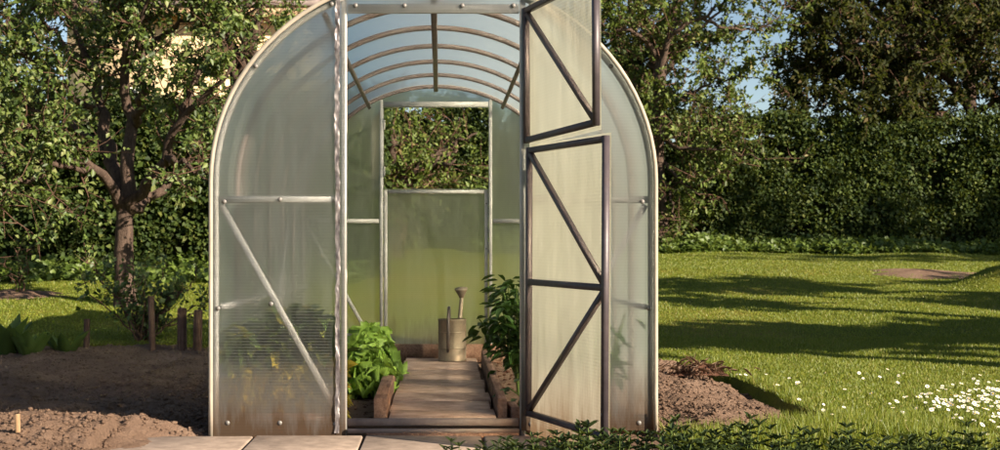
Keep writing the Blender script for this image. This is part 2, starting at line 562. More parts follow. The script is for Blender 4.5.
def h_soil(x, y):
    n = (fbm(x * 3.1, y * 3.1, 0, 21, 5, 0.55) - 0.5) * 0.10 + (fbm(x * 16, y * 16, 0, 31, 4, 0.75) - 0.5) * 0.055
    base = slope(y) * 0.8 - 0.005
    inside = (np.abs(x) < 0.98) & (y > 0.03) & (y < 4.0)
    mound_r = np.where(x > 1.0, 0.085 * np.exp(-((x - 1.35) / 0.42) ** 2) - 0.03 - 0.06 * np.clip((x - 1.80) / 0.1, 0, 1), 0)
    mound_l = np.where(x < -1.05, 0.035 + 0.05 * np.exp(-((y + 0.15) / 0.5) ** 2), 0)
    step = np.clip((np.abs(x) - 1.0) / 0.35, 0, 1)
    outside = base + n * (0.6 + 0.4 * step) + (mound_r + mound_l) * step
    ins = 0.045 + n * 0.5 + np.where(y > 3.72, 0.06, 0)
    pave = np.clip(1 - np.abs(y + 0.3) / 0.34, 0, 1) * ((x > -1.42) & (x < 0.8))
    return np.where(inside, ins, outside - 0.06 * np.clip(pave * 3, 0, 1))

ax = np.unique(np.concatenate([np.linspace(-160, -12, 26), np.linspace(-12, -2.4, 90), np.linspace(-2.4, 3.2, 150), np.linspace(3.2, 12, 90), np.linspace(12, 160, 26)]))
ay = np.unique(np.concatenate([np.linspace(-60, -4, 12), np.linspace(-4, 6, 190), np.linspace(6, 20, 110), np.linspace(20, 260, 24)]))
lawn = MB().add(*grid(ax, ay, h_lawn)).build('lawn', M['lawn'], smooth=True)
tag(lawn, kind='structure')

xs, ys = np.concatenate([np.linspace(-8, -3.6, 80)[:-1], np.linspace(-3.6, 2.05, 380)]), np.linspace(-1.6, 5.0, 420)
soil = MB().add(*grid(xs, ys, h_soil))
v, f = soil.v[0], soil.f[0]
c = v[f].mean(1)
w_in = (c[:, 0] < 2.0) & bed_mask(c[:, 0] - 0.02, c[:, 1])
soil.f = [f[w_in]]
used = np.unique(soil.f[0])
remap = np.full(len(v), -1)
remap[used] = np.arange(len(used))
soil.v, soil.f = [v[used]], [remap[soil.f[0]]]
o = soil.build('soil_bed', M['soil'], smooth=True)
tag(o, kind='structure')

rng = np.random.default_rng(7)
def clod_mesh(rng, n, places, size, mat, name):
    """many crumbs of earth in one mesh"""
    ico = np.array([(0, 0, 1), (0.89, 0, 0.45), (0.28, 0.85, 0.45), (-0.72, 0.53, 0.45), (-0.72, -0.53, 0.45), (0.28, -0.85, 0.45),
                    (0.72, 0.53, -0.45), (-0.28, 0.85, -0.45), (-0.89, 0, -0.45), (-0.28, -0.85, -0.45), (0.72, -0.53, -0.45), (0, 0, -1)])
    fc = np.array([(0, 1, 2), (0, 2, 3), (0, 3, 4), (0, 4, 5), (0, 5, 1), (1, 6, 2), (2, 7, 3), (3, 8, 4), (4, 9, 5), (5, 10, 1),
                   (2, 6, 7), (3, 7, 8), (4, 8, 9), (5, 9, 10), (1, 10, 6), (6, 11, 7), (7, 11, 8), (8, 11, 9), (9, 11, 10), (10, 11, 6)])
    p = places(n)
    s = size[0] * (size[1] / size[0]) ** (rng.random(n) ** 3.2)
    vv = ico[None] * (0.45 + 0.95 * rng.random((n, 12, 1))) * s[:, None, None]
    vv[:, :, 2] *= 0.6
    vv += p[:, None, :] + np.array([0, 0, 1])[None, None] * (s * 0.3)[:, None, None]
    ff = fc[None] + (np.arange(n) * 12)[:, None, None]
    return MB().add(vv.reshape(-1, 3), ff.reshape(-1, 3)).build(name, mat)

def soil_places(n):
    out = np.zeros((0, 3))
    while len(out) < n:
        x, y = rng.uniform(-4.5, 1.95, n), -0.9 + 5.3 * rng.random(n) ** 1.6
        k = bed_mask(x, y) & ~((np.abs(x) < 1.03) & (y > -0.55)) & ~((x > -1.36) & (x < 1.0) & (y < -0.03))
        x, y = x[k], y[k]
        out = np.concatenate([out, np.stack([x, y, h_soil(x, y)], -1)])
    return out[:n]
o = clod_mesh(rng, 42000, soil_places, (0.004, 0.017), M['soil'], 'soil_clods')
tag(o, 'loose brown soil crumbs lying over the dug beds', 'soil', kind='stuff')

# ------------------------------------------------------------------ sky-side setting: house
house = empty('house', (-6.2, 27.0, 1.55))
tag(house, 'cream rendered house with grey roof, half hidden behind the apple tree', 'house')
MB().add(*box_v(-2.7, 2.9, 0.0, 6.0, -0.9, 5.05)).build('wall', M['render_wall'], house)
MB().add(*box_v(-3.1, 3.3, -0.55, -0.42, 4.92, 5.14)).build('fascia', M['fascia'], house)
MB().add(*box_v(-3.1, 3.3, -0.42, 0.02, 5.055, 5.11)).build('soffit', M['fascia'], house)
rf = MB()
rv = np.array([(-3.2, -0.62, 5.13), (3.4, -0.62, 5.13), (3.4, 3.0, 7.6), (-3.2, 3.0, 7.6), (-3.2, 6.6, 5.13), (3.4, 6.6, 5.13)])
rf.add(np.concatenate([rv, rv + [0, 0, 0.12]]), [(0, 1, 2, 3), (3, 2, 5, 4), (7, 6, 9, 8)[::-1] if False else (6, 9, 8, 7), (9, 10, 11, 8), (0, 6, 7, 1), (0, 3, 9, 6), (1, 7, 8, 2), (3, 4, 10, 9), (2, 8, 11, 5), (4, 5, 11, 10)])
roof = rf.build('roof', M['roof'], house)
tile = MB().add(*box_v(-0.15, 0.15, -0.02, 0.02, 0, 0.05)).mesh('tile', M['roof'])
for i in range(21):
    k = link('tile', tile, roof)
    k.location = (-3.05 + i * 0.31, -0.6, 5.252)
ch = MB().add(*box_v(-0.5, 0.1, 2.2, 2.8, 6.9, 8.5)).build('chimney', M['fascia'], roof)
for wx in (-1.5,):
    w = MB().add(*box_v(wx - 0.55, wx + 0.55, -0.04, 0.0, 1.9, 3.3)).build('window', M['white_paint'], house)
    for a in (-0.27, 0.27):
        MB().add(*box_v(wx + a - 0.22, wx + a + 0.22, -0.052, -0.041, 1.98, 3.22)).build('pane', M['glass_dark'], w)
    MB().add(*box_v(wx - 0.65, wx + 0.65, -0.14, 0.0, 1.82, 1.897)).build('sill', M['white_paint'], w)

# ------------------------------------------------------------------ hedges
def hedge(name, label, x0, x1, y0, top, n, leaf, seed, mat, depth=1.6, zbase=None, group=None, bump_amp=0.5, rise=0.0):
    rg = np.random.default_rng(seed)
    root = empty(name, ((x0 + x1) / 2, y0 + depth / 2, 0))
    tag(root, label, 'hedge', group)
    ox, oy = root.location.x, root.location.y
    def front(x, z):
        return y0 - (fbm(x * 0.55, z * 0.8, 0, seed, 4, 0.6) - 0.45) * bump_amp * 1.6 + 0.12 * np.clip(z - 1.2, 0, 3)
    def topz(x):
        return top + (fbm(x * 0.8, 0.3, 0, seed + 9, 4, 0.6) - 0.5) * 0.45 + rise * np.exp(-((x + 0.6) / 1.6) ** 2)
    gz = lambda x: slope(np.full_like(x, y0)) - 0.05
    # solid dark core well inside the leaves, coloured as the hedge's inner shade
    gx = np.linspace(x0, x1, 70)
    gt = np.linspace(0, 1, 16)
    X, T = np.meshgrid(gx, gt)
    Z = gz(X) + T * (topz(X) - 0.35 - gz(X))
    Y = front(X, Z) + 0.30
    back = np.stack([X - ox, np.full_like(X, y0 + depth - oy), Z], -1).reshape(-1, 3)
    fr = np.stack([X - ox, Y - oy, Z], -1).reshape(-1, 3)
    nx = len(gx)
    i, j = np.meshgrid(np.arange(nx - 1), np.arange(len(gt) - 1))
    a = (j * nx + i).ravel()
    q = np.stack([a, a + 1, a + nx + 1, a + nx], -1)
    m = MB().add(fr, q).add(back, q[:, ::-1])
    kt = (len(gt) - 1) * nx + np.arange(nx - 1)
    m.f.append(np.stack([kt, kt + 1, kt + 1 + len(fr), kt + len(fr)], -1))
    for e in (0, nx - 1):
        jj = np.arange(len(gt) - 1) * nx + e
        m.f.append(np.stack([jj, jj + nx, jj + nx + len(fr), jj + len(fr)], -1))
    m.build('dark_core', M['shade_core'], root, smooth=True)
    x = rg.uniform(x0 - 0.1, x1 + 0.1, n)
    t = rg.random(n)
    tp = topz(x)
    g = gz(x)
    z = g + t * (tp - g)
    y = front(x, z) + rg.exponential(0.13, n) - 0.06
    ontop = rg.random(n) < 0.16
    y = np.where(ontop, y + rg.random(n) * depth, y)
    z = np.where(ontop, tp - 0.1 + rg.normal(0, 0.12, n), z)
    # clumping: drop leaves in hollows
    keep = fbm(x * 2.6, z * 2.6, 0, seed + 3, 3) + rg.normal(0, 0.12, n) > 0.36
    pos = np.stack([x - ox, y - oy, z], -1)[keep]
    k = len(pos)
    d = unit(np.stack([rg.normal(0, 0.7, k), rg.normal(-0.45, 0.5, k), rg.normal(0.0, 0.6, k)], -1))
    nn = np.stack([rg.normal(0.35, 0.5, k), rg.normal(-0.7, 0.45, k), rg.normal(0.45, 0.45, k)], -1)
    L = leaf * rg.uniform(0.6, 1.25, k)
    tag(MB().add(*leaves(pos, d, nn, L, L * 0.72)).build('foliage', mat, root), kind='stuff')
    return root

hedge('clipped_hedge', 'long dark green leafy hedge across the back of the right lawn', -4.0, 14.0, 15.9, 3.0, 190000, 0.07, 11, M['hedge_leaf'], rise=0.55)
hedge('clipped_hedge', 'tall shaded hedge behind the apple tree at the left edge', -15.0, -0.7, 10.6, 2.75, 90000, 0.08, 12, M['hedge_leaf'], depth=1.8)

def ivy(name, label, x0, x1, yf, n, seed, hgt=0.28, wid=0.6):
    rg = np.random.default_rng(seed)
    x = rg.uniform(x0, x1, n)
    u = rg.random(n)
    y = yf + u * wid + (fbm(x * 1.1, 0, 0, seed, 3) - 0.5) * 0.5
    z = slope(y) + rg.random(n) * hgt * (0.35 + 0.9 * fbm(x * 1.7, y, 0, seed + 1, 2)) * (0.4 + 0.6 * u)
    pos = np.stack([x, y, z], -1)
    d = np.stack([rg.normal(0, 1, n), rg.normal(-0.4, 0.6, n), rg.normal(0.1, 0.4, n)], -1)
    nn = np.stack([rg.normal(0, 0.35, n), rg.normal(-0.5, 0.3, n), rg.normal(0.8, 0.3, n)], -1)
    L = rg.uniform(0.05, 0.11, n)
    o = MB().add(*leaves(pos, d, nn, L, L * 0.85)).build(name, M['ivy_leaf'])
    tag(o, label, 'ground cover', kind='stuff')
ivy('ground_cover', 'light green leafy ground cover along the foot of the right hedge', 0.5, 13.5, 15.0, 16000, 41)
ivy('ground_cover', 'light green leafy ground cover behind the apple tree trunk', -13.0, -0.9, 9.8, 15000, 42, 0.34, 0.7)

# ------------------------------------------------------------------ trees
def smooth_poly(pts, n=10):
    pts = np.asarray(pts, float)
    if len(pts) < 3:
        t = np.linspace(0, 1, n)[:, None]
        return pts[0] * (1 - t) + pts[-1] * t
    e = np.concatenate([[2 * pts[0] - pts[1]], pts, [2 * pts[-1] - pts[-2]]])
    out = []
    m = max(2, n // (len(pts) - 1) + 1)
    for i in range(1, len(e) - 2):
        p0, p1, p2, p3 = e[i - 1:i + 3]
        for t in np.linspace(0, 1, m, endpoint=False):
            out.append(0.5 * (2 * p1 + (p2 - p0) * t + (2 * p0 - 5 * p1 + 4 * p2 - p3) * t * t + (3 * p1 - p0 - 3 * p2 + p3) * t ** 3))
    out.append(pts[-1])
    return np.array(out)

def tree(name, label, trunk, r_trunk, limbs, seed, leaf_mat_, leaf=0.07, sub_per_m=5, sub_len=(0.5, 1.0), twigs=5, lpt=9,
         group=None, cat='tree', droop=0.0, start=0.25, spread=0.10, aspect=0.55):
    rg = np.random.default_rng(seed)
    b = np.asarray(trunk[0], float)
    root = empty(name, tuple(b))
    tag(root, label, cat, group)
    tp = smooth_poly(trunk, 12)
    L = np.linspace(0, 1, len(tp))
    rad = r_trunk * (1.0 - 0.3 * L) * (1 + 0.5 * np.exp(-L * 14)) * (1 + 0.1 * (rg.random(len(tp)) - 0.5))
    MB().add(*sweep(tp - b, rad, 11)).build('trunk', M['bark'], root, smooth=True)
    tw = MB()
    lp, ld = [], []
    for pts, r0 in limbs:
        lp_ = smooth_poly(pts, 14)
        lp_[1:-1] += rg.normal(0, 0.025, (len(lp_) - 2, 3))
        rr = np.linspace(r0, r0 * 0.22, len(lp_))
        rr[0] *= 0.5
        lm_ = MB().add(*sweep(lp_ - b, rr, 8))
        lm_.f.append(np.array([list(range(7, -1, -1))]))
        lm_.build('limb', M['bark'], root, smooth=True)
        seg = np.linalg.norm(np.diff(lp_, axis=0), axis=1)
        tot = seg.sum()
        cum = np.concatenate([[0], np.cumsum(seg)])
        nsub = int(tot * sub_per_m)
        for s in range(nsub):
            u = start + (1 - start) * (s + rg.random()) / nsub
            p = np.array([np.interp(u * tot, cum, lp_[:, a]) for a in range(3)])
            k = min(int(u * (len(lp_) - 1)), len(lp_) - 2)
            ax_ = unit(lp_[k + 1] - lp_[k])
            d = unit(rg.normal(0, 1, 3) * [1, 1, 0.75] + ax_ * 0.5 + [0, 0, 0.25 - droop])
            ln = rg.uniform(*sub_len) * (1.15 - 0.45 * u)
            q = [p]
            dd = d.copy()
            for st in range(4):
                dd = unit(dd + rg.normal(0, 0.22, 3) + [0, 0, 0.06 - droop * 0.35])
                q.append(q[-1] + dd * ln / 4)
            q = np.array(q)
            tw.add(*sweep(q - b, np.linspace(max(0.006, r0 * 0.22 * (1.1 - u)), 0.004, 5), 4))
            clump = rg.choice([0.35, 1.0, 1.6])
            for w in range(twigs):
                a0 = rg.uniform(0.25, 1.0)
                pp = np.array([np.interp(a0 * 4, np.arange(5), q[:, a]) for a in range(3)])
                d2 = unit(rg.normal(0, 1, 3) + dd * 0.8 + [0, 0, 0.1 - droop * 0.4])
                l2 = ln * rg.uniform(0.22, 0.5)
                e = pp + d2 * l2
                mid = (pp + e) / 2 + rg.normal(0, 0.02, 3)
                tw.add(*sweep(np.array([pp, mid, e]) - b, (0.005, 0.004, 0.002), 3))
                nl = rg.poisson(lpt * clump)
                if nl:
                    tt = rg.uniform(0.15, 1.1, nl)[:, None]
                    lp.append(pp + d2 * l2 * tt + rg.normal(0, spread * 0.25, (nl, 3)))
                    ld.append(np.repeat((d2 * 0.6)[None], nl, 0))
    tw.build('twigs', M['twig'], root)
    lp, ld = np.concatenate(lp), np.concatenate(ld)
    n = len(lp)
    d = unit(ld + rg.normal(0, 0.75, (n, 3)) + [0, 0, -0.25])
    nn = rg.normal(0, 0.5, (n, 3)) + [0.4, -0.45, 0.6]
    Ls = leaf * rg.uniform(0.45, 1.4, n)
    tag(MB().add(*leaves(lp - b, d, nn, Ls, Ls * aspect, 0.25, curl=0.12)).build('crown', leaf_mat_, root), kind='stuff')
    return root, n

# the old apple tree on the left
ty = 7.4
base = np.array([*P(127, 300, ty)[:2], float(slope(np.array(ty)))])
base[2] -= 0.03
fork = P(125, 214, ty)
def Q(px, py, dy=0.0):
    return P(px, py, ty + dy)
limbs = [
    ([fork, Q(108, 186, -0.2), Q(92, 168, -0.45), Q(66, 152, -0.7), Q(30, 128, -1.0), Q(-15, 112, -1.2)], 0.06),
    ([Q(92, 168, -0.45), Q(60, 166, -0.8), Q(28, 160, -1.0), Q(-20, 178, -1.2)], 0.034),
    ([fork, Q(112, 160, 0.3), Q(103, 118, 0.5), Q(98, 80, 0.6), Q(78, 30, 0.7), Q(60, -40, 0.8)], 0.085),
    ([fork, Q(131, 172, 0.0), Q(134, 120, 0.1), Q(126, 75, 0.0), Q(128, 20, -0.2), Q(120, -60, -0.3)], 0.085),
    ([Q(134, 130, 0.1), Q(142, 90, -0.3), Q(138, 30, -0.6), Q(160, -30, -0.9)], 0.05),
    ([fork, Q(140, 196, -0.1), Q(162, 160, -0.3), Q(180, 120, -0.5), Q(202, 96, -0.7), Q(235, 60, -0.9)], 0.07),
    ([fork, Q(146, 204, 0.3), Q(178, 172, 0.6), Q(212, 128, 0.9), Q(240, 112, 1.2)], 0.065),
    ([Q(103, 118, 0.5), Q(70, 95, 0.3), Q(30, 60, 0.1), Q(-20, 30, -0.2)], 0.045),
    ([Q(128, 60, -0.1), Q(155, 40, -0.2), Q(190, 15, -0.3), Q(215, -40, -0.4)], 0.045),
    ([Q(98, 80, 0.6), Q(60, 40, 1.0), Q(15, -10, 1.2)], 0.045),
    ([Q(66, 152, -0.7), Q(40, 175, -0.9), Q(10, 190, -1.1), Q(-25, 205, -1.2)], 0.04),
    ([Q(112, 160, 0.3), Q(80, 130, 0.8), Q(40, 110, 1.2), Q(-10, 90, 1.4)], 0.045),
    ([Q(162, 160, -0.3), Q(185, 165, -0.7), Q(205, 180, -0.9)], 0.035),
    ([Q(180, 120, -0.5), Q(200, 70, -0.3), Q(228, 30, -0.2), Q(262, 5, -0.1)], 0.045),
]
tree('apple_tree', 'old apple tree with forked trunk on the lawn left of the greenhouse', [base, Q(124, 260), fork + [0, 0, 0.06]], 0.115, limbs, 3,
     M['apple_leaf'], leaf=0.062, sub_per_m=8.5, sub_len=(0.4, 0.95), twigs=7, lpt=15, spread=0.10, start=0.44, aspect=0.62)

def auto_limbs(top, n, reach, rise, seed, r0=0.07, y_sq=1.0):
    rg = np.random.default_rng(seed)
    out = []
    for i in range(n):
        a = 2 * np.pi * (i + rg.uniform(-0.3, 0.3)) / n
        h = np.array([np.cos(a), np.sin(a) * y_sq, 0])
        r1 = reach * rg.uniform(0.7, 1.1)
        z1 = rise * rg.uniform(0.35, 1.1)
        out.append(([top, top + h * r1 * 0.35 + [0, 0, z1 * 0.45], top + h * r1 * 0.7 + [0, 0, z1 * 0.8], top + h * r1 + [0, 0, z1]], r0 * rg.uniform(0.7, 1.1)))
    return out

def ground_at(x, y):
    return np.array([x, y, float(slope(np.array(float(y)))) - 0.04])

# sparse tree right behind the greenhouse
ty2 = 15.75
def Q2(px, py, dy=0.0):
    return P(px, py, ty2 + dy)
b2 = ground_at(Q2(663, 200)[0], ty2)
limbs2 = [
    ([Q2(661, 80), Q2(668, 40, -0.2), Q2(700, 18, -0.4), Q2(740, -8, -0.6)], 0.06),
    ([Q2(661, 90), Q2(655, 40, 0.2), Q2(640, 0, 0.3), Q2(630, -50, 0.3)], 0.06),
    ([Q2(662, 62), Q2(640, 35, -0.3), Q2(612, 28, -0.5), Q2(580, 10, -0.6)], 0.045),
    ([Q2(662, 110), Q2(690, 95, -0.5), Q2(722, 80, -0.8), Q2(752, 78, -1.0)], 0.035),
    ([Q2(662, 125), Q2(640, 105, -0.5), Q2(618, 92, -0.7)], 0.03),
    ([Q2(663, 160), Q2(680, 180, -0.3), Q2(700, 195, -0.5)], 0.035),
    ([Q2(660, 135), Q2(680, 150, -0.4), Q2(720, 150, -0.6), Q2(760, 160, -0.7)], 0.04),
    ([Q2(660, 170), Q2(645, 190, -0.3), Q2(640, 225, -0.5)], 0.03),
    ([Q2(660, 170), Q2(672, 200, -0.3), Q2(680, 232, -0.5)], 0.03),
    ([Q2(668, 40, -0.2), Q2(678, 0, 0.2), Q2(690, -50, 0.3)], 0.045),
    ([Q2(700, 18, -0.4), Q2(735, 30, -0.2), Q2(765, 25, 0.0), Q2(790, 5, 0.1)], 0.03),
    ([Q2(663, 140), Q2(700, 128, 0.5), Q2(740, 118, 0.8), Q2(775, 125, 1.0)], 0.035),
]
tree('apple_tree', 'thin apple tree with bare reddish twigs just right of the greenhouse roof', [b2, Q2(658, 150), Q2(662, 50)], 0.115, limbs2, 5,
     M['thin_leaf'], leaf=0.08, sub_per_m=9, sub_len=(0.45, 1.0), twigs=8, lpt=10, start=0.08)

# dark trees filling the upper right
ty3 = 17.6
def Q3(px, py, dy=0.0):
    return P(px, py, ty3 + dy)
b3 = ground_at(Q3(970, 200)[0], ty3)
limbs3 = [
    ([Q3(968, 110), Q3(940, 70, -0.3), Q3(900, 48, -0.6), Q3(850, 40, -0.8), Q3(806, 30, -1)], 0.08),
    ([Q3(968, 125), Q3(930, 110, -0.6), Q3(890, 112, -1.0), Q3(850, 128, -1.2)], 0.06),
    ([Q3(970, 80), Q3(985, 40, -0.3), Q3(1030, 20, -0.6)], 0.07),
    ([Q3(968, 70), Q3(955, 20, 0.2), Q3(930, -40, 0.3)], 0.08),
    ([Q3(968, 120), Q3(1000, 100, -0.5), Q3(1050, 95, -0.9)], 0.06),
    ([Q3(940, 70, -0.3), Q3(900, 15, 0.1), Q3(860, -30, 0.2), Q3(820, -50, 0.3)], 0.06),
    ([Q3(930, 110, -0.6), Q3(890, 85, -0.2), Q3(840, 85, 0.1), Q3(800, 75, 0.3)], 0.05),
    ([Q3(850, 40, -0.8), Q3(825, 60, -0.5), Q3(812, 90, -0.4)], 0.04),
    ([Q3(850, 128, -1.2), Q3(820, 118, -1.0), Q3(795, 122, -0.9)], 0.04),
    ([Q3(860, -30, 0.2), Q3(810, -15, 0.0), Q3(775, -20, 0.0)], 0.04),
    ([Q3(968, 60), Q3(980, 0, 0.2), Q3(1000, -60, 0.2)], 0.07),
]
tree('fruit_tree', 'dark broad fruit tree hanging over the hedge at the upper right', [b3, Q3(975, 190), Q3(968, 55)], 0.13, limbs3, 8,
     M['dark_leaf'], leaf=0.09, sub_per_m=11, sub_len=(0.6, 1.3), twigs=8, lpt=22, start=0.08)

# trees behind the hedges that close the view
def back_tree(x, y, hgt, reach, rise, seed, label, mat='hedge_leaf', leaf=0.13, n=9, lpt=8, spm=5):
    b = ground_at(x, y)
    top = b + [0, 0, hgt]
    lim = auto_limbs(top, n, reach, rise, seed, 0.09)
    lim += auto_limbs(top + [0, 0, -hgt * 0.3], n - 2, reach * 0.9, rise * 0.45, seed + 50, 0.07)
    tree('garden_tree', label, [b, b + [0.1, 0, hgt * 0.5], top], 0.16, lim, seed, M[mat], leaf=leaf, sub_per_m=spm, sub_len=(0.6, 1.2), twigs=5, lpt=lpt,
         group='trees behind the hedges', start=0.1)
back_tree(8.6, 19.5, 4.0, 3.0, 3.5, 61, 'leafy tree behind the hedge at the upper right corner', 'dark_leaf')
back_tree(-0.7, 14.4, 1.0, 1.3, 0.95, 62, 'low leafy tree seen through the back window of the greenhouse', 'thin_leaf', leaf=0.08, lpt=12)
back_tree(3.7, 18.4, 2.6, 1.5, 2.6, 65, 'leafy tree standing behind the hedge and the thin apple tree', 'hedge_leaf', leaf=0.1, lpt=11)
back_tree(-6.9, 13.3, 2.6, 2.0, 3.2, 63, 'leafy tree behind the hedge at the far left edge')
back_tree(-2.75, 13.2, 2.4, 1.0, 1.9, 64, 'loose leafy tree between apple tree and greenhouse, before the house', 'apple_leaf', leaf=0.07, lpt=7, n=8)

# trees outside the picture on the right, whose shade falls over the lawn
def shade_tree(x, y, hgt, reach, rise, seed, label, lpt=6, n=8, leaf=0.14):
    b = ground_at(x, y)
    top = b + [0, 0, hgt]
    tree('shade_tree', label, [b, b + [0.05, 0.05, hgt * 0.5], top], 0.12, auto_limbs(top, n, reach, rise, seed, 0.07), seed, M['apple_leaf'],
         leaf=leaf, sub_per_m=7 if reach < 2 else 6, sub_len=(0.3, 0.6) if reach < 2 else (0.5, 1.0), twigs=5, lpt=lpt, group='trees right of the lawn', start=0.15)
rows = ((2.25, (5.4, 6.4, 7.4, 8.5, 9.6, 10.8), 1.95, 0.68, 0.42, 18), (4.75, (6.6, 9.4), 2.0, 0.55, 0.4, 9), (6.0, (7.2, 8.6, 11.2), 2.6, 0.9, 0.5, 8))
for a, (y, xs_, hg, re, ri, lp_n) in enumerate(rows):
    for b, x in enumerate(xs_):
        shade_tree(x, y + 0.12 * math.sin(3 * x), hg, re, ri, 80 + a * 10 + b, 'young orchard tree standing right of the lawn, throwing its shade across it', lpt=lp_n, n=7, leaf=0.11)
shade_tree(17.5, 7.5, 4.6, 2.6, 3.0, 76, 'tall tree far right, shading the hedge and dark fruit tree', lpt=9)
# ------------------------------------------------------------------ greenhouse
GW, ZS, GB, GL = 1.0, 1.15, 0.93, 4.0      # half width, spring line, arch rise, length
ZH, ZSPLIT, JX = 1.93, 1.31, 0.402         # door head, split between door leaves, jamb centre
gh = empty('greenhouse', (0, 0, 0))
tag(gh, 'arched polycarbonate greenhouse with its split front door standing open', 'greenhouse')

def profile(inset=0.0, n=44, z0=0.0):
    a = np.linspace(0, np.pi, n)
    arch = np.stack([-(GW - inset) * np.cos(a), ZS + (GB - inset) * np.sin(a)], -1)
    low = np.linspace(z0, ZS, 7)[:-1]
    l = np.stack([np.full(6, -(GW - inset)), low], -1)
    r = np.stack([np.full(6, GW - inset), low[::-1]], -1)
    return np.concatenate([l, arch, r])

def half_w(z, inset=0.0):
    z = np.asarray(z, float)
    u = np.clip((z - ZS) / (GB - inset), 0, 1)
    return np.where(z < ZS, GW - inset, (GW - inset) * np.sqrt(np.clip(1 - u * u, 0, 1)))

def arch_tube(y0, y1, i0, i1, z0=0.0):
    """rectangular tube bent along the arch, between two insets and two y"""
    a, b = profile(i0, z0=z0), profile(i1, z0=z0)
    n = len(a)
    ring = []
    for p, y in ((a, y0), (a, y1), (b, y1), (b, y0)):
        ring.append(np.stack([p[:, 0], np.full(n, y), p[:, 1]], -1))
    v = np.concatenate(ring)
    f = []
    for s in range(4):
        s2 = (s + 1) % 4
        i = np.arange(n - 1)
        f.append(np.stack([s * n + i, s2 * n + i, s2 * n + i + 1, s * n + i + 1], -1))
    f = np.concatenate(f + [np.array([(0, 3 * n, 2 * n, n), (n - 1, 2 * n - 1, 3 * n - 1, 4 * n - 1)])])
    return v, f

# roof sheets
for y0, y1 in ((-0.02, 2.02), (2.024, 4.02)):
    p = profile(0.0)
    yy = np.linspace(y0, y1, 8)
    n = len(p)
    v = np.concatenate([np.stack([p[:, 0], np.full(n, y), p[:, 1]], -1) for y in yy])
    i, j = np.meshgrid(np.arange(n - 1), np.arange(len(yy) - 1))
    a = (j * n + i).ravel()
    MB().add(v, np.stack([a, a + n, a + n + 1, a + 1], -1)).build('roof_sheet', M['poly_roof'], gh, smooth=True)
# ribs
for k in range(7):
    y = k * (GL - 0.03) / 6
    m = M['galv'] if k == 0 else M['galv_shade_toned']
    MB().add(*arch_tube(y, y + 0.024, 0.006, 0.032)).build('arch_rib', m, gh)
# edge trims
for y0, y1 in ((-0.034, -0.0215), (4.0215, 4.034)):
    MB().add(*arch_tube(y0, y1, -0.006, 0.012)).build('edge_trim', M['trim'], gh, smooth=False)
# purlins
for ang in (90, 59, 121):
    x, z = -(GW - 0.048) * math.cos(R(ang)), ZS + (GB - 0.048) * math.sin(R(ang))
    nrm = (math.cos(R(180 - ang)) * 1.1, 0, math.sin(R(ang)))
    beam_obj('purlin', (x, 0.03, z), (x, GL - 0.03, z), M['galv_shade_toned'], gh, 0.032 if ang == 90 else 0.025, 0.024, up=nrm)
for s in (-1, 1):
    for z in (0.585, 0.03):
        beam_obj('purlin', (s * (GW - 0.046), 0.03, z), (s * (GW - 0.046), GL - 0.03, z), M['galv'], gh)
    beam_obj('wall_brace', (s * (GW - 0.072), 1.4, 0.06), (s * (GW - 0.072), 2.5, 1.0), M['galv'], gh, 0.022, 0.022)

def end_sheet(y, side, z0, z1, xin, mat, name='wall_sheet'):
    """polycarbonate sheet between the arch and the door jamb; side 0 spans the arch above the door"""
    zs = np.linspace(z0, z1, 48)
    hw = half_w(zs, 0.003)
    if side == 0:
        a, b = -hw, hw
    else:
        a, b = np.full_like(zs, xin * side), hw * side
        k = np.abs(b) > xin + 0.001
        zs, a, b = zs[k], a[k], b[k]
    n = len(zs)
    v = np.concatenate([np.stack([x, np.full(n, y), zs], -1) for x in (a, (a * 2 + b) / 3, (a + 2 * b) / 3, b)])
    i, j = np.meshgrid(np.arange(n - 1), np.arange(3))
    q = (j * n + i).ravel()
    return MB().add(v, np.stack([q, q + n, q + n + 1, q + 1], -1)).build(name, mat, gh)

bolt_me = merge(MB().add(*lathe([(0.0, 0.0), (0.0105, 0.0), (0.0105, 0.002), (0.0075, 0.0025), (0.007, 0.0035), (0.0, 0.004)], 12))).mesh('bolt', M['bolt'], True)
def bolt(x, y, z, parent, face=-1, rz=0.0):
    o = link('bolt', bolt_me, parent)
    o.location = (x, y, z)
    o.rotation_euler = (R(90) if face < 0 else R(-90), 0, rz)
    return o

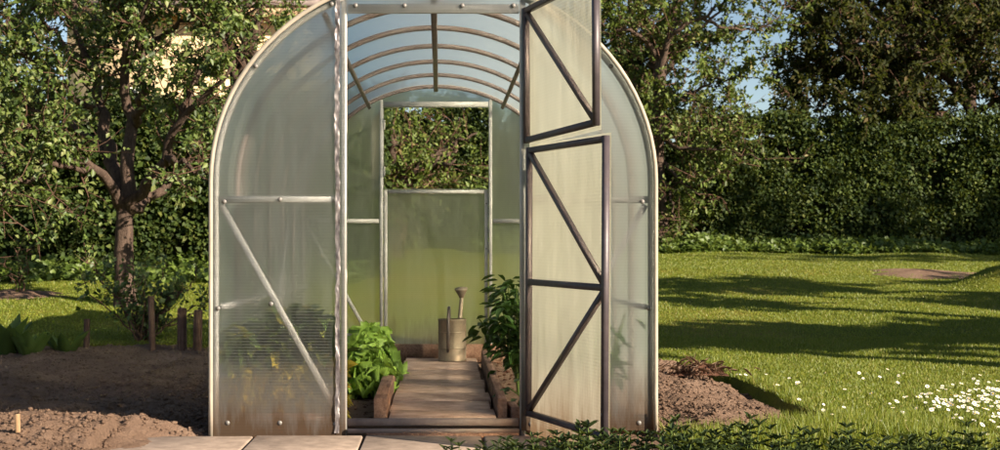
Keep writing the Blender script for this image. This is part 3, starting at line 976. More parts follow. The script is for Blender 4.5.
ARCH_X = 0.5
for yw, sg, mat in ((0.0, -1, M['poly_wall']), (GL, 1, M['poly_back'])):
    front = sg < 0
    ysh = yw + sg * 0.005                       # the sheet lies on the outside of the frame
    yt = yw + (0.040 if front else -0.042)      # tubes sit just inside the end rib
    yt = yw - sg * 0.013
    for s in (-1, 1):
        end_sheet(ysh, s, 0.0 if s < 0 or not front else 0.03, 2.10, 0.395, mat)
        beam_obj('door_jamb', (s * JX, yt, 0.0), (s * JX, yt, float(half_w(0)) * 0 + ZS + (GB - 0.035) * math.sqrt(1 - (JX / (GW - 0.03)) ** 2)), M['galv'], gh, 0.03, 0.025, up=(1, 0, 0))
        beam_obj('cross_rail', (s * (JX + 0.017), yt, 1.07), (s * 0.967, yt, 1.07), M['galv'], gh, 0.025, 0.03)
        beam_obj('cross_rail', (s * (JX + 0.017), yt, 0.075), (s * 0.967, yt, 0.075), M['galv_shade_toned'], gh, 0.025, 0.028)
        beam_obj('brace', (s * 0.955, yt + 0.001, 1.045), (s * (JX + 0.03), yt + 0.001, 0.11), M['galv'], gh, 0.024, 0.026)
        if front:
            b0, b1 = sorted((s * (JX + 0.017), s * 0.966))
            MB().add(*box_v(b0, b1, 0.028, 0.05, -0.02, 0.10)).build('base_board', M['board'], gh)
            for bx, bz in ((0.925, 0.065), (0.69, 0.065), (0.44, 0.06), (0.69, 1.07), (0.94, 1.06), (0.968, 0.58), (0.73, 0.60)):
                bolt(s * bx, ysh - 0.001, bz, gh)
            for a in (35, 62):
                bolt(-s * 0.975 * math.cos(R(a)), ysh - 0.001, ZS + (GB - 0.025) * math.sin(R(a)), gh)
    # door head and the sheet over it
    beam_obj('door_head', (-JX + 0.017, yt, ZH), (JX - 0.017, yt, ZH), M['galv'], gh, 0.025, 0.04)
    zs0 = ZH - 0.022
    hw = 0.394
    zt = np.linspace(zs0, ZS + (GB - 0.003), 20)
    xw = np.minimum(half_w(zt, 0.003), hw)
    v = np.concatenate([np.stack([x, np.full(20, ysh), zt], -1) for x in (-xw, xw)])
    i = np.arange(19)
    MB().add(v, np.stack([i, i + 20, i + 21, i + 1], -1)).build('head_sheet', M['poly_wall'], gh)
    if front:
        for bx in (-0.13, 0.13, -0.35, 0.36):
            bolt(bx, ysh - 0.001, ZH + 0.012, gh)
        beam_obj('threshold', (-JX + 0.017, yt, 0.066), (JX - 0.017, yt, 0.066), M['galv_shade_toned'], gh, 0.025, 0.034)
        beam_obj('threshold', (-JX + 0.017, yt - 0.028, 0.03), (JX - 0.017, yt - 0.028, 0.03), M['galv_shade_toned'], gh, 0.02, 0.02)

# crinkled foil tape on the left jamb
fx, fz = np.linspace(-0.440, -0.420, 7), np.linspace(0.02, 2.0, 330)
X, Z = np.meshgrid(fx, fz)
Y = -0.009 - 0.012 * fbm(X * 70, Z * 22, 0, 77, 3, 0.6) ** 1.3
X = X + (fbm(X * 30 + 3, Z * 40, 1.0, 78, 3) - 0.5) * 0.010 + (fbm(Z * 3, X * 0, 1.0, 79, 2) - 0.5) * 0.006
v = np.stack([X, Y, Z], -1).reshape(-1, 3)
i, j = np.meshgrid(np.arange(6), np.arange(329))
a = (j * 7 + i).ravel()
MB().add(v, np.stack([a, a + 1, a + 8, a + 7], -1)).build('foil_strip', M['foil'], gh)

# door leaves: built closed along +x from the hinge, then swung
def door_leaf(hinge, width, z0, z1, rz, sheet_z0, sheet_z1, outward, braces, rails=(), tilt=0.0, mat=None, tube=None):
    tube = tube or M['door_tube_shaded']
    """frame of square tube is the leaf itself; sheet, braces, rails and hinges are its sub-parts. outward: sign of local y of the outer face"""
    h = 0.012
    t = 0.026
    W = width
    fr = merge(beam((0.013, 0, z0), (0.013, 0, z1), t, t, up=(1, 0, 0)), beam((W - 0.013, 0, z0), (W - 0.013, 0, z1), t, t, up=(1, 0, 0)),
               beam((0.027, 0, z0 + 0.013), (W - 0.027, 0, z0 + 0.013), t, t), beam((0.027, 0, z1 - 0.013), (W - 0.027, 0, z1 - 0.013), t, t))
    leaf = fr.build('door_leaf', tube, gh)
    leaf.location = hinge
    leaf.rotation_euler = (0, tilt, rz)
    ys_ = outward * 0.017
    v = np.array([(0.0, ys_, sheet_z0), (W, ys_, sheet_z0), (W, ys_, sheet_z1), (0.0, ys_, sheet_z1)])
    MB().add(v, [(0, 1, 2, 3)]).build('pane', mat or M['poly_door'], leaf)
    for (xa, za), (xb, zb) in braces:
        beam_obj('brace', (xa, 0, za), (xb, 0, zb), M['door_tube_shaded'], leaf, 0.024, 0.024)
    for z in rails:
        beam_obj('rail', (0.027, 0, z), (W - 0.027, 0, z), M['door_tube_shaded'], leaf, 0.025, 0.028)
    for z in (z0 + 0.12, z1 - 0.12):
        MB().add(*sweep([(-0.006, ys_, z - 0.035), (-0.006, ys_, z + 0.035)], 0.007, 8)).build('hinge', M['galv'], leaf)
    for z in np.linspace(z0 + 0.1, z1 - 0.1, 4):
        b = link('bolt', bolt_me, leaf)
        b.location = (W - 0.013, -outward * 0.0135, z)
        b.rotation_euler = (R(90) * outward, 0, 0)
        b.scale = (0.55, 0.55, 0.55)
    return leaf

W = 0.805
lo0, lo1, mid = 0.10, ZSPLIT - 0.01, 0.70
# front, hinged on the right jamb, opened outward past square. Leaf runs from the hinge along local +x.
ang_lo, ang_up = -R(71.0), -R(73.0)
door_leaf((0.420, -0.022, 0.0), W, lo0, lo1, ang_lo, 0.005, lo1 + 0.012, 1, [((0.03, lo1 - 0.03), (W - 0.03, mid + 0.02)), ((W - 0.03, mid - 0.02), (0.03, lo0 + 0.03))], (mid,), tilt=0.012)
door_leaf((0.420, -0.022, 0.0), W, ZSPLIT + 0.012, ZH + 0.0, ang_up, ZSPLIT - 0.005, ZH + 0.02, 1, [((0.03, ZH - 0.03), (W - 0.03, ZSPLIT + 0.04))], (), tilt=-0.012)
# back: lower leaf closed, upper leaf open to the outside
door_leaf((-0.385, GL + 0.016, 0.0), 0.77, 0.10, ZSPLIT - 0.01, 0.0, 0.03, ZSPLIT, 1, [], (), mat=M['poly_back'], tube=M['galv'])
door_leaf((-0.40, GL + 0.03, 0.0), 0.77, ZSPLIT + 0.01, ZH - 0.025, R(98), ZSPLIT, ZH - 0.02, -1, [], (), mat=M['poly_back'], tube=M['galv'])

# ------------------------------------------------------------------ inside the greenhouse
walk = empty('walkway', (0.035, 0.1, 0.0))
tag(walk, 'weathered wooden board path running down the middle of the greenhouse', 'walkway')
rgp = np.random.default_rng(5)
yy = 0.055
k = 0
while yy < 3.62:
    wd = [0.30, 0.42, 0.36, 0.44, 0.40, 0.38, 0.34, 0.40, 0.38][k % 9]
    wd = min(wd, 3.66 - yy)
    x0, x1 = -0.245 + rgp.uniform(-0.01, 0.01), 0.245 + rgp.uniform(-0.005, 0.01)
    me = MB().add(*box_v(x0, x1, -wd / 2 + 0.004, wd / 2 - 0.004, 0, 0.045))
    o = me.build('plank', M['plank'], walk)
    o.location = (0.0, yy + wd / 2 - 0.1, 0.036 + rgp.uniform(0, 0.008))
    o.rotation_euler = (R(rgp.uniform(-0.5, 0.5)), R(rgp.uniform(-0.6, 0.6)), R(rgp.uniform(-1.2, 1.2)))
    bv = o.modifiers.new('edge', 'BEVEL')
    bv.width, bv.segments = 0.006, 2
    yy += wd
    k += 1
def edging(label, x, y0, y1, w, z0, z1, rz=0.0):
    o = MB().add(*box_v(-w / 2, w / 2, 0, y1 - y0, 0, z1 - z0)).build('edging_board', M['board'])
    o.location = (x, y0, z0)
    o.rotation_euler = (0, 0, R(rz))
    bv = o.modifiers.new('edge', 'BEVEL')
    bv.width, bv.segments = 0.005, 2
    tag(o, label, 'board', 'boards edging the greenhouse path')
edging('thick short timber edging the path beside the lettuces', -0.243, 0.10, 1.75, 0.062, 0.03, 0.165, 0.4)
edging('long narrow board edging the path on its right side', 0.315, 0.09, 3.3, 0.042, 0.03, 0.165, -0.35)
edging('short stub of board right of the long path edging', 0.375, 0.10, 0.34, 0.04, 0.03, 0.125, 2.0)
o = MB().add(*box_v(-0.36, 0.52, -0.02, 0.02, 0, 0.13)).build('edging_board', M['board'])
o.location = (0, 3.72, 0.05)
tag(o, 'low dark board across the far end of the path, behind the watering can', 'board', 'boards edging the greenhouse path')
tag(clod_mesh(rng, 1500, lambda n: (lambda x, y: np.stack([x, y, h_soil(x, y)], -1))(np.where(rng.random(n) < 0.5, rng.uniform(-0.95, -0.28, n), rng.uniform(0.35, 0.95, n)), rng.uniform(0.06, 3.9, n)),
              (0.005, 0.022), M['damp_soil'], 'soil_clods'), 'damp dark soil crumbs in the beds inside the greenhouse', 'soil', kind='stuff')

# watering can
wc = empty('watering_can', (0.115, 3.42, 0.083))
tag(wc, 'old galvanised watering can standing at the end of the board path', 'watering can')
MB().add(*lathe([(0.0, 0.0), (0.099, 0.0), (0.101, 0.006), (0.097, 0.012), (0.097, 0.28), (0.1, 0.284), (0.1, 0.292), (0.094, 0.292), (0.094, 0.03), (0, 0.03)], 28)).build('body', M['zinc'], wc, True)
a = np.linspace(-np.pi / 2, np.pi / 2, 12)
cv = np.concatenate([[(0, 0.0, 0.296)], np.stack([0.096 * np.sin(a), 0.096 * np.cos(a), np.full(12, 0.292)], -1)])
MB().add(cv, [(0, i, i + 1) for i in range(1, 12)]).build('cover', M['zinc'], wc)
for z in (0.09, 0.2):
    MB().add(*lathe([(0.0972, z - 0.005), (0.1, z), (0.0972, z + 0.005)], 28)).build('band', M['zinc'], wc, True)
hp = smooth_poly([(-0.03, -0.085, 0.07), (-0.03, -0.125, 0.10), (-0.03, -0.15, 0.2), (-0.028, -0.14, 0.30), (-0.025, -0.09, 0.36), (-0.022, -0.02, 0.37), (-0.02, 0.05, 0.33), (-0.02, 0.075, 0.292)], 28)
MB().add(*sweep(hp, 0.011, 8)).build('handle', M['dark_iron'], wc, True)
sp = smooth_poly([(0.03, 0.09, 0.05), (0.045, 0.16, 0.16), (0.06, 0.22, 0.32), (0.07, 0.27, 0.44)], 14)
MB().add(*sweep(sp, np.linspace(0.022, 0.014, len(sp)), 10)).build('spout', M['zinc'], wc, True)
o = MB().add(*lathe([(0.013, 0), (0.016, 0.01), (0.036, 0.05), (0.036, 0.056), (0.0, 0.062)], 16)).build('rose', M['zinc'], wc, True)
o.location = (0.07, 0.268, 0.43)
o.scale = (1.3, 1.3, 1.25)
o.rotation_euler = (R(12), R(-4), 0)

# lettuces: frilly leaves, each one a part
def frill_leaf(seed, L=0.115, W=0.15):
    rg = np.random.default_rng(seed)
    nu, nv = 13, 10
    u, v_ = np.meshgrid(np.linspace(-1, 1, nu), np.linspace(0, 1, nv))
    wid = W * 0.5 * (0.16 + 0.84 * np.sin(np.clip(v_, 0, 1) * np.pi * 0.62) ** 0.9) * (1 + 0.10 * np.sin(v_ * 21 + seed))
    x = u * wid
    y = v_ * L - 0.045 * u * u * v_ + 0.008 * v_ ** 3 * np.sin(u * 13 + seed)
    z = 0.10 * L * np.sin(v_ * 2.4) + 0.35 * np.abs(u) ** 1.5 * W * 0.5 * np.sin(seed * 1.7 + 1.0) + 0.026 * np.abs(u) ** 1.5 * np.sin(v_ * 26 + u * 3 + seed) * (0.4 + v_) + 0.022 * v_ ** 4 * np.sin(u * 11 + seed) + 0.008 * np.sin(v_ * 9 + u * 7 + 2 * seed)
    vv = np.stack([x, y, z], -1).reshape(-1, 3)
    i, j = np.meshgrid(np.arange(nu - 1), np.arange(nv - 1))
    a = (j * nu + i).ravel()
    return MB().add(vv, np.stack([a, a + 1, a + nu + 1, a + nu], -1)).mesh('lettuce_leaf', M['lettuce'], True)
fl = [frill_leaf(s) for s in (1, 2, 3, 4)]
def lettuce(x, y, label, seed, sc=1.0, n=30):
    rg = np.random.default_rng(seed)
    root = empty('lettuce', (x, y, float(h_soil(np.array(x), np.array(y)))))
    tag(root, label, 'lettuce', 'lettuces in the left greenhouse bed')
    for i in range(n):
        o = link('leaf', fl[i % 4], root)
        t = (i + 0.5) / n
        el = R(8 + 68 * t + rg.uniform(-8, 8))
        az = i * 2.399 + rg.uniform(-0.3, 0.3)
        o.rotation_euler = Matrix.Rotation(az, 3, 'Z').to_4x4().to_3x3().to_euler()
        m = Matrix.Rotation(az, 4, 'Z') @ Matrix.Rotation(el, 4, 'X')
        s = sc * (1.15 - 0.45 * t) * rg.uniform(0.85, 1.15)
        o.matrix_local = Matrix.Translation((rg.normal(0, 0.02), rg.normal(0, 0.02), 0.01 + 0.17 * t * sc)) @ m @ Matrix.Rotation(rg.normal(0, 0.45), 4, 'Y') @ Matrix.Scale(s, 4)
lettuce(-0.38, 1.35, 'large bright green lettuce, nearest to the camera beside the short timber', 1, 1.35, 90)
lettuce(-0.36, 1.85, 'bright green lettuce leaning over the far end of the short timber', 2, 1.4, 84)
lettuce(-0.62, 1.65, 'bright green lettuce close to the left door jamb, second row', 3, 1.5, 80)
lettuce(-0.40, 2.4, 'farthest bright green lettuce along the board path', 4, 1.3, 44)
lettuce(-0.64, 1.15, 'bright green lettuce just inside the left front panel', 5, 1.25, 44)

def hex_leaf_mesh(name, mat, L=1.0, W=0.55, curl=0.22, fold=0.18):
    return MB().add(*leaves([(0, 0, 0)], [(0, 1, 0)], [(0, 0, 1)], L, W, fold, True, curl)).mesh(name, mat)
pl = hex_leaf_mesh('pepper_leaf', M['pepper_leaf'], 1.0, 0.52)

def orient(o, p, d, up, s):
    d = Vector(d).normalized()
    x = d.cross(Vector(up))
    x = x.normalized() if x.length > 1e-4 else Vector((1, 0, 0))
    z = x.cross(d)
    m = Matrix((x, d, z)).transposed().to_4x4()
    o.matrix_local = Matrix.Translation(p) @ m @ Matrix.Scale(s, 4)

def pepper(x, y, hgt, spread, label, seed, n=80):
    rg = np.random.default_rng(seed)
    root = empty('pepper_plant', (x, y, float(h_soil(np.array(x), np.array(y)))))
    tag(root, label, 'plant', 'pepper plants in the right greenhouse bed')
    tips = []
    st = MB()
    for i in range(14):
        a = i * 2.4 + rg.uniform(-0.3, 0.3)
        r = spread * rg.uniform(0.35, 1.0)
        z = hgt * rg.uniform(0.62, 1.0)
        q = smooth_poly([(0, 0, 0), (0.1 * r * np.cos(a), 0.1 * r * np.sin(a), 0.3 * z), (0.55 * r * np.cos(a), 0.55 * r * np.sin(a), 0.7 * z), (r * np.cos(a), r * np.sin(a), z)], 10)
        st.add(*sweep(q, np.linspace(0.008, 0.003, len(q)), 6))
        tips.append(q)
    st.build('stems', M['stem'], root, True)
    for i in range(n):
        q = tips[i % 14]
        k = rg.integers(len(q) // 2, len(q))
        p = q[k] + rg.normal(0, 0.03, 3)
        a = rg.uniform(0, 6.28)
        d = (np.cos(a), np.sin(a), rg.uniform(-0.65, 0.25))
        o = link('leaf', pl, root)
        orient(o, p + np.array(d) * 0.02, d, (rg.normal(0, 0.2), rg.normal(0, 0.2), 1), rg.uniform(0.06, 0.10))
pepper(0.46, 1.35, 0.62, 0.24, 'dark green pepper plant filling the gap beside the right door jamb', 11, 460)
pepper(0.62, 0.62, 0.46, 0.22, 'dark green pepper plant behind the lower open door leaf', 12, 60)
pepper(0.52, 2.05, 0.6, 0.20, 'farther dark green pepper plant along the right bed', 13, 70)
pepper(0.82, 0.35, 0.50, 0.14, 'green pepper plant pressed against the right front panel', 14, 50)
pepper(0.48, 0.50, 0.20, 0.12, 'small low pepper seedling beside the stub of board', 15, 28)

def herb(x, y, hgt, label, seed, n=560):
    rg = np.random.default_rng(seed)
    root = empty('leafy_plant', (x, y, 0.04))
    tag(root, label, 'plant', 'plants behind the left front panel')
    st, lp, ld = MB(), [], []
    for i in range(9):
        a, r = rg.uniform(0, 6.28), rg.uniform(0.02, 0.11)
        h = hgt * rg.uniform(0.55, 1.05)
        q = np.array([(0.02 * np.cos(a), 0.02 * np.sin(a), 0), (r * 0.6 * np.cos(a), r * 0.6 * np.sin(a), h * 0.6), (r * np.cos(a), r * np.sin(a), h)])
        st.add(*sweep(q, (0.006, 0.005, 0.002), 5))
        m = n // 9
        t = rg.uniform(0.1, 1.05, m)[:, None]
        lp.append(q[0] * (1 - t) + q[2] * t)
        ld.append(np.stack([rg.normal(0, 1, m), rg.normal(0, 1, m), rg.normal(0.1, 0.5, m)], -1))
    st.build('stems', M['stem'], root)
    lp, ld = np.concatenate(lp), np.concatenate(ld)
    L = rg.uniform(0.05, 0.12, len(lp))
    nn = np.stack([rg.normal(0, 0.3, len(lp)), rg.normal(-0.2, 0.3, len(lp)), np.ones(len(lp))], -1)
    low_ = lp[:, 2] < hgt * 0.55
    tag(MB().add(*leaves(lp[~low_], ld[~low_], nn[~low_], L[~low_], L[~low_] * 0.45, 0.2, True, 0.2)).build('foliage', M['herb_leaf'], root), kind='stuff')
    tag(MB().add(*leaves(lp[low_], ld[low_], nn[low_], L[low_], L[low_] * 0.5, 0.2, True, 0.2)).build('yellowed_foliage', M['yellow_leaf'], root), kind='stuff')
for i, (x, y, h, w) in enumerate([(-0.86, 0.17, 0.42, 'leftmost'), (-0.73, 0.19, 0.54, 'second from the left'), (-0.61, 0.17, 0.50, 'third from the left'), (-0.50, 0.19, 0.50, 'nearest the door jamb'), (-0.80, 0.62, 0.5, 'standing in the row behind')]):
    herb(x, y, h, 'blurred green and yellow plant behind the left front panel, ' + w, 30 + i)

# ------------------------------------------------------------------ paving and garden details
path = empty('paving', (0, 0, 0))
tag(path, kind='structure')
rgp = np.random.default_rng(9)
edges = [-1.36, -0.80, -0.31, 0.22, 0.75]
for a, b in zip(edges[:-1], edges[1:]):
    o = MB().add(*box_v(a + 0.006, b - 0.006, -0.52, -0.035, -0.03, 0.012)).build('slab', M['slab'], path)
    o.rotation_euler = (R(rgp.uniform(-0.3, 0.3)), R(rgp.uniform(-0.3, 0.3)), R(rgp.uniform(-0.3, 0.3)))
    bv = o.modifiers.new('edge', 'BEVEL')
    bv.width, bv.segments = 0.008, 2
o = MB().add(*box_v(-0.30, 0.385, -0.03, -0.008, -0.03, 0.022)).build('sill_board', M['board'])
tag(o, 'narrow wooden sill board on the ground under the greenhouse threshold', 'board')

def post(label, px, py_top, py_bot, y, w, lean=(0, 0), mat='post', rnd=False, name='garden_stake'):
    b, t = P(px, py_bot, y), P(px, py_top, y)
    root_z = b[2] - 0.1
    H = t[2] - root_z
    k = 10 if rnd else 4
    a = np.linspace(0, 2 * np.pi, k, endpoint=False) + (0 if rnd else np.pi / 4)
    rr = w / 2 * (1.0 if rnd else 1.414)
    zs = [0, H * 0.4, H - w * 0.12, H]
    sc = [1.05, 1.0, 0.96, 0.78]
    v = np.concatenate([np.stack([np.cos(a) * rr * s + lean[0] * z, np.sin(a) * rr * s + lean[1] * z, np.full(k, z)], -1) for z, s in zip(zs, sc)])
    i, j = np.meshgrid(np.arange(k), np.arange(3))
    q = (j * k + i).ravel()
    q2 = (j * k + (i + 1) % k).ravel()
    m = MB().add(v, np.stack([q, q2, q2 + k, q + k], -1))
    m.f.append(np.array([list(range(3 * k, 4 * k))]))
    o = m.build(name, M[mat])
    o.location = (b[0], b[1], root_z)
    tag(o, label, 'stake', 'wooden stakes in the left bed')
post('thin dark stake standing alone by the broad leaved plants', 86, 319, 357, 4.3, 0.040, (0.02, 0))
post('slim stake standing inside the sparse shrub', 153, 296, 352, 4.3, 0.050, (-0.03, 0), rnd=True)
post('thick dark stake between the shrub and the greenhouse', 182, 308, 356, 4.2, 0.062, (0.0, 0))
post('stake nearest to the greenhouse wall', 197, 310, 358, 4.1, 0.060, (0.02, 0))
post('slim pale marker stick in the sunlit soil at lower left', 18.5, 414, 438, -0.45, 0.018, (-0.02, 0), 'pale_stake')

# sparse shrub by the stakes
def shrub(name, label, base, hgt, spread, n, seed, mat, leaf=0.05, lpb=26, cat='shrub'):
    rg = np.random.default_rng(seed)
    root = empty(name, tuple(base))
    tag(root, label, cat)
    st, lp, ld = MB(), [], []
    for i in range(n):
        a = rg.uniform(0, 6.28)
        r = spread * rg.uniform(0.2, 1.0)
        h = hgt * rg.uniform(0.45, 1.05)
        q = smooth_poly([(0, 0, 0), (0.35 * r * np.cos(a), 0.3 * r * np.sin(a), 0.45 * h), (0.8 * r * np.cos(a), 0.7 * r * np.sin(a), 0.85 * h), (r * np.cos(a), 0.9 * r * np.sin(a), h)], 9)
        q[1:-1] += rg.normal(0, 0.015, (len(q) - 2, 3))
        st.add(*sweep(q, np.linspace(0.008, 0.003, len(q)), 5))
        for s in range(5):
            k = rg.integers(3, len(q))
            d = unit(rg.normal(0, 1, 3) + [0, 0, 0.4])
            e = q[k] + d * rg.uniform(0.08, 0.25)
            st.add(*sweep(np.array([q[k], (q[k] + e) / 2 + rg.normal(0, 0.01, 3), e]), (0.004, 0.003, 0.002), 4))
            m = lpb // 5
            t = rg.uniform(0.1, 1.1, m)[:, None]
            lp.append(q[k] * (1 - t) + e * t + rg.normal(0, 0.03, (m, 3)))
            ld.append(rg.normal(0, 1, (m, 3)) + d)
    st.build('stems', M['twig'], root)
    lp, ld = np.concatenate(lp), np.concatenate(ld)
    L = leaf * rg.uniform(0.6, 1.3, len(lp))
    nn = rg.normal(0, 0.5, (len(lp), 3)) + [0.1, -0.2, 0.8]
    tag(MB().add(*leaves(lp, ld, nn, L, L * 0.7, 0.2)).build('foliage', M[mat], root), kind='stuff')
bz = P(143, 346, 4.6)
shrub('currant_shrub', 'sparse twiggy shrub growing among the stakes left of the greenhouse', bz, 0.66, 0.62, 22, 51, 'apple_leaf', 0.05, 60)
sap = ground_at(P(20, 297, 8.2)[0], 8.2)
shrub('sapling', 'thin young sapling in a bare soil ring at the far left lawn', sap, 0.62, 0.30, 6, 52, 'apple_leaf', 0.05, 20, 'sapling')

def soil_patch(name, label, x, y, rx, ry, hgt, seed):
    rg = np.random.default_rng(seed)
    a = np.linspace(0, 2 * np.pi, 28, endpoint=False)
    rings = []
    for k, t in enumerate((0.0, 0.3, 0.6, 0.85, 1.0)):
        w = 1 + 0.8 * (fbm(np.cos(a) * 2.5 + 5, np.sin(a) * 2.5, 0, seed, 3) - 0.5) * 2
        X, Y = x + rx * t * np.cos(a) * w, y + ry * t * np.sin(a) * w
        Z = h_lawn(X, Y) + hgt * (1 - t) + 0.002 - 0.03 * (t == 1.0) + (fbm(X * 9, Y * 9, 0, seed, 3) - 0.5) * 0.05
        rings.append(np.stack([X, Y, Z], -1))
    v = np.concatenate(rings)
    i, j = np.meshgrid(np.arange(28), np.arange(4))
    q, q2 = (j * 28 + i).ravel(), (j * 28 + (i + 1) % 28).ravel()
    o = MB().add(v, np.stack([q, q2, q2 + 28, q + 28], -1)).build(name, M['soil'], smooth=True)
    tag(o, kind='structure')
soil_patch('bare_soil', '', P(20, 297, 8.2)[0], 8.2, 0.55, 0.5, 0.05, 3)
soil_patch('bare_soil', '', 6.05, 11.0, 0.8, 0.75, 0.03, 4)

# broad leaved plants in the left bed
bl = hex_leaf_mesh('broad_leaf', M['broad_leaf'], 1.0, 0.38, 0.18)
def broad(px, py, y, n, s, label, seed):
    rg = np.random.default_rng(seed)
    b = P(px, py, y)
    root = empty('broad_leaf_plant', tuple(b))
    tag(root, label, 'plant', 'broad leaved plants in the left bed')
    for i in range(n):
        a = i * 2.4 + rg.uniform(-0.4, 0.4)
        o = link('leaf', bl, root)
        orient(o, (0.03 * math.cos(a), 0.03 * math.sin(a), 0.0), (math.cos(a) * 0.7, math.sin(a) * 0.7, rg.uniform(1.0, 2.6)), (-math.cos(a), -math.sin(a), 0.4), s * rg.uniform(0.7, 1.15))
broad(8, 362, 4.0, 16, 0.36, 'large broad leaved plant at the left edge of the bed', 1)
broad(30, 363, 3.9, 14, 0.27, 'small broad leaved plant, second from the left edge', 2)
broad(66, 360, 4.1, 10, 0.27, 'broad leaved plant beside the lone thin stake', 3)

# torn turf clump at the back of the right bed
cl = empty('turf_clump', (1.70, 2.75, 0.07))
cl.scale = (0.7, 0.7, 0.7)
tag(cl, 'brown upturned clump of dead turf and roots at the corner of the right bed', 'clump')
rgc = np.random.default_rng(77)
n = 260
pos = np.stack([rgc.normal(0, 0.14, n), rgc.normal(0, 0.09, n), np.abs(rgc.normal(0.02, 0.03, n))], -1)
d = np.stack([rgc.normal(0, 0.7, n), rgc.normal(-0.4, 0.6, n), rgc.normal(0.15, 0.5, n)], -1)
M['straw'] = leaf_mat('dead_turf', [(0, (0.16, 0.09, 0.06)), (0.6, (0.28, 0.17, 0.11)), (1, (0.42, 0.28, 0.18))], trans=0.15, tcol=(0.3, 0.2, 0.1))
MB().add(*leaves(pos, d, np.tile([0.1, -0.2, 1.0], (n, 1)), rgc.uniform(0.05, 0.14, n), 0.009, 0.2, True, 0.5)).build('dead_blades', M['straw'], cl)['kind'] = 'stuff'
v, f = grid(np.linspace(-0.26, 0.26, 14), np.linspace(-0.16, 0.16, 10), lambda X, Y: 0.10 * np.exp(-(X / 0.17) ** 2 - (Y / 0.1) ** 2) - 0.05 + 0.03 * fbm(X * 20, Y * 20, 0, 4, 3))
MB().add(v, f).build('root_ball', M['damp_soil'], cl, True)

# ------------------------------------------------------------------ grass, daisies, border plants
def grass_field(n, xr, yr, seed, hgt, keep=None):
    rg = np.random.default_rng(seed)
    x = rg.uniform(*xr, n)
    y = yr[0] + (yr[1] - yr[0]) * rg.random(n)
    k = ~bed_mask(x, y) & ~bed_mask(x - 0.03, y)
    # inside the cone the camera or a step to its side can see
    k &= (np.abs(x - 0.5) < 0.52 * (y + 6.25) + 0.8)
    if keep is not None:
        k &= keep(x, y, rg)
    x, y = x[k], y[k]
    z = h_lawn(x, y)
    m = len(x)
    d = unit(np.stack([rg.normal(0, 0.45, m), rg.normal(0, 0.45, m), np.ones(m)], -1))
    L = hgt * rg.uniform(0.45, 1.2, m) * (0.6 + 0.8 * fbm(x * 1.7, y * 1.7, 0, 8, 3))
    wv = 0.0028 + 0.00055 * (y + 6.25) / 2
    s = unit(np.stack([rg.normal(0, 1, m), rg.normal(0, 0.6, m), np.zeros(m)], -1)) * wv[:, None]
    p = np.stack([x, y, z - 0.005], -1)
    v = np.stack([p - s, p + s, p + d * L[:, None]], 1).reshape(-1, 3)
    return v, (np.arange(m)[:, None] * 3 + [0, 1, 2])
gm = MB()
gm.add(*grass_field(230000, (0.9, 5.5), (-1.6, 5.0), 101, 0.027))
gm.add(*grass_field(190000, (0.9, 9.0), (5.0, 15.5), 102, 0.027))
gm.add(*grass_field(130000, (-9.0, -0.9), (4.3, 10.5), 103, 0.027))
gm.add(*grass_field(9000, (1.85, 2.12), (0.3, 3.9), 104, 0.05))
gm.add(*grass_field(14000, (1.0, 2.6), (-0.5, 0.6), 105, 0.08, keep=lambda x, y, rg: fbm(x * 4, y * 4, 0, 66, 2) > 0.52))
tag(gm.build('grass', M['grass']), 'short mown green grass blades of the lawn', 'grass', kind='stuff')

# daisies
def daisy_mesh(seed):
    rg = np.random.default_rng(seed)
    m = MB()
    h = 0.055
    m.add(*sweep(np.array([(0, 0, -0.01), (0.003, 0, h * 0.5), (0, -0.004, h)]), 0.0014, 4))
    n0 = len(m.f[0])
    a = np.linspace(0, 2 * np.pi, 11, endpoint=False) + rg.uniform(0, 1)
    d = np.stack([np.cos(a), np.sin(a), np.full(11, 0.12)], -1)
    tilt = Matrix.Rotation(R(rg.uniform(15, 45)), 3, 'X')
    T = np.array(tilt)
    pv, pf = leaves(d * 0.003, d, np.tile([0, 0, 1.0], (11, 1)), 0.0135, 0.0085, 0.1, True)
    m.add(pv @ T.T + [0, -0.004, h], pf)
    n1 = len(pf)
    cv, cf = lathe([(0.0058, 0.001), (0.0045, 0.004), (0.0, 0.005)], 8)
    m.add(cv @ T.T + [0, -0.004, h], cf)
    me = m.mesh('daisy', M['stem'])
    me.materials.append(M['petal'])
    me.materials.append(M['yellow'])
    idx = np.concatenate([np.zeros(n0), np.ones(n1), np.full(len(cf), 2)]).astype(np.int32)
    me.polygons.foreach_set('material_index', idx)
    return me
dm = [daisy_mesh(s) for s in range(5)]
rgd = np.random.default_rng(202)
count = 0
def daisy(x, y, s, label, group):
    global count
    o = link('daisy', dm[count % 5], None)
    o.location = (x, y, float(h_lawn(np.array(x), np.array(y))))
    o.rotation_euler = (rgd.normal(0, 0.12), rgd.normal(0, 0.12), rgd.uniform(-0.8, 0.8))
    o.scale = (s, s, s * rgd.uniform(0.8, 1.2))
    tag(o, label, 'daisy', group)
    count += 1
def on_ground(px, py):
    """lawn point under a pixel, by a short search"""
    d = 0.82 * FPX / (py - 255)
    for _ in range(8):
        y = d + CAMY
        d = (0.82 - float(h_lawn(np.array(CAMX + (px - 440) * d / FPX), np.array(y))) - 0.05) * FPX / (py - 255)
    return CAMX + (px - 440) * d / FPX, d + CAMY
for i in range(210):
    u, v = rgd.normal(0, 1), rgd.normal(0, 1)
    x, y = 2.87 + u * 0.22 + 0.14 * v, 0.95 + v * 0.55
    if -0.9 < y < 2.2:
        daisy(x, y, rgd.uniform(0.5, 0.85), 'white daisy in the dense patch at the lower right corner', 'daisies in the dense patch')
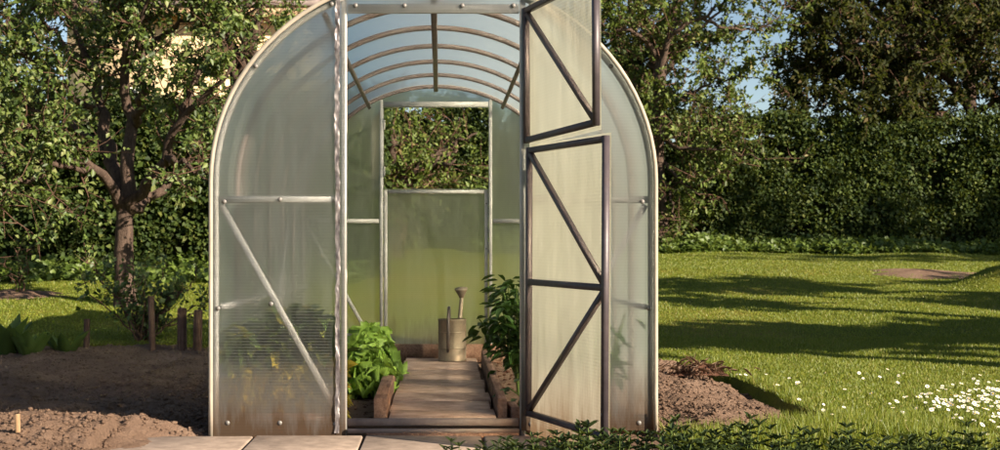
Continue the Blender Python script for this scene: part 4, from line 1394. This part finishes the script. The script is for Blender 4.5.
for i in range(60):
    x, y = rgd.uniform(1.7, 3.6), rgd.uniform(-0.6, 3.0)
    if not bool(bed_mask(np.array(x), np.array(y))) and x < 0.4 * (y + 6.25) + 0.3:
        daisy(x, y, rgd.uniform(0.5, 0.8), 'single white daisy scattered on the right lawn', 'daisies scattered over the lawn')

# border plants along the bottom edge
def border_mesh(seed, hgt=0.22, stems=5, spread=0.09):
    rg = np.random.default_rng(seed)
    st, lp, ld, ln, LL = MB(), [], [], [], []
    for s in range(stems):
        a, r = rg.uniform(0, 6.28), spread * math.sqrt(rg.random())
        h = hgt * rg.uniform(0.6, 1.05)
        b = np.array([0.4 * r * np.cos(a), 0.4 * r * np.sin(a), 0])
        t = np.array([r * np.cos(a), r * np.sin(a), h])
        st.add(*sweep(np.array([b, (b + t) / 2 + rg.normal(0, 0.006, 3), t]), (0.0035, 0.003, 0.002), 5))
        nw = 5
        for w in range(nw):
            f = 0.25 + 0.75 * w / (nw - 1)
            p = b * (1 - f) + t * f
            for q in range(3):
                aa = w * 1.1 + q * 2.094 + rg.uniform(-0.3, 0.3)
                up = 0.25 + 1.3 * max(0, f - 0.5) + rg.uniform(-0.15, 0.35)
                lp.append(p)
                ld.append((np.cos(aa), np.sin(aa), up))
                ln.append((-np.cos(aa) * 0.3, -np.sin(aa) * 0.3, 1))
                LL.append(rg.uniform(0.045, 0.08) * (1.1 - 0.3 * f))
    L = np.array(LL)
    fm = MB().add(*leaves(np.array(lp), np.array(ld), np.array(ln), L, L * 0.34, 0.25, True, 0.25)).mesh('border_foliage', M['border_leaf'])
    return st.mesh('border_stems', M['stem']), fm
bms = [border_mesh(s, 0.16 + 0.018 * (s % 5), 4 + s % 4, 0.06 + 0.012 * (s % 4)) for s in range(12)]
rgb_ = np.random.default_rng(303)
i = 0
for row, (yb, n) in enumerate(((-0.98, 22), (-1.14, 22), (-1.32, 20))):
    for k in range(n):
        x = 0.10 + (k + rgb_.uniform(-0.3, 0.3) + 0.5 * (row % 2)) * (2.25 / n)
        y = yb + rgb_.uniform(-0.06, 0.06)
        edge = min(1.0, 0.55 + (x - 0.05) * 1.1)
        s = edge * rgb_.uniform(0.6, 0.92) * (1.0 if x < 1.5 else 0.86)
        if rgb_.random() < 0.10: s *= 1.25
        root = empty('border_plant', (x, y, 0.0), rgb_.uniform(0, 6.28))
        root.scale = (s, s, s)
        tag(root, 'dark green border plant with narrow pointed leaves along the bottom edge', 'plant', 'border plants along the bottom edge')
        link('stems', bms[(i * 5) % 12][0], root)
        link('foliage', bms[(i * 5) % 12][1], root)
        i += 1
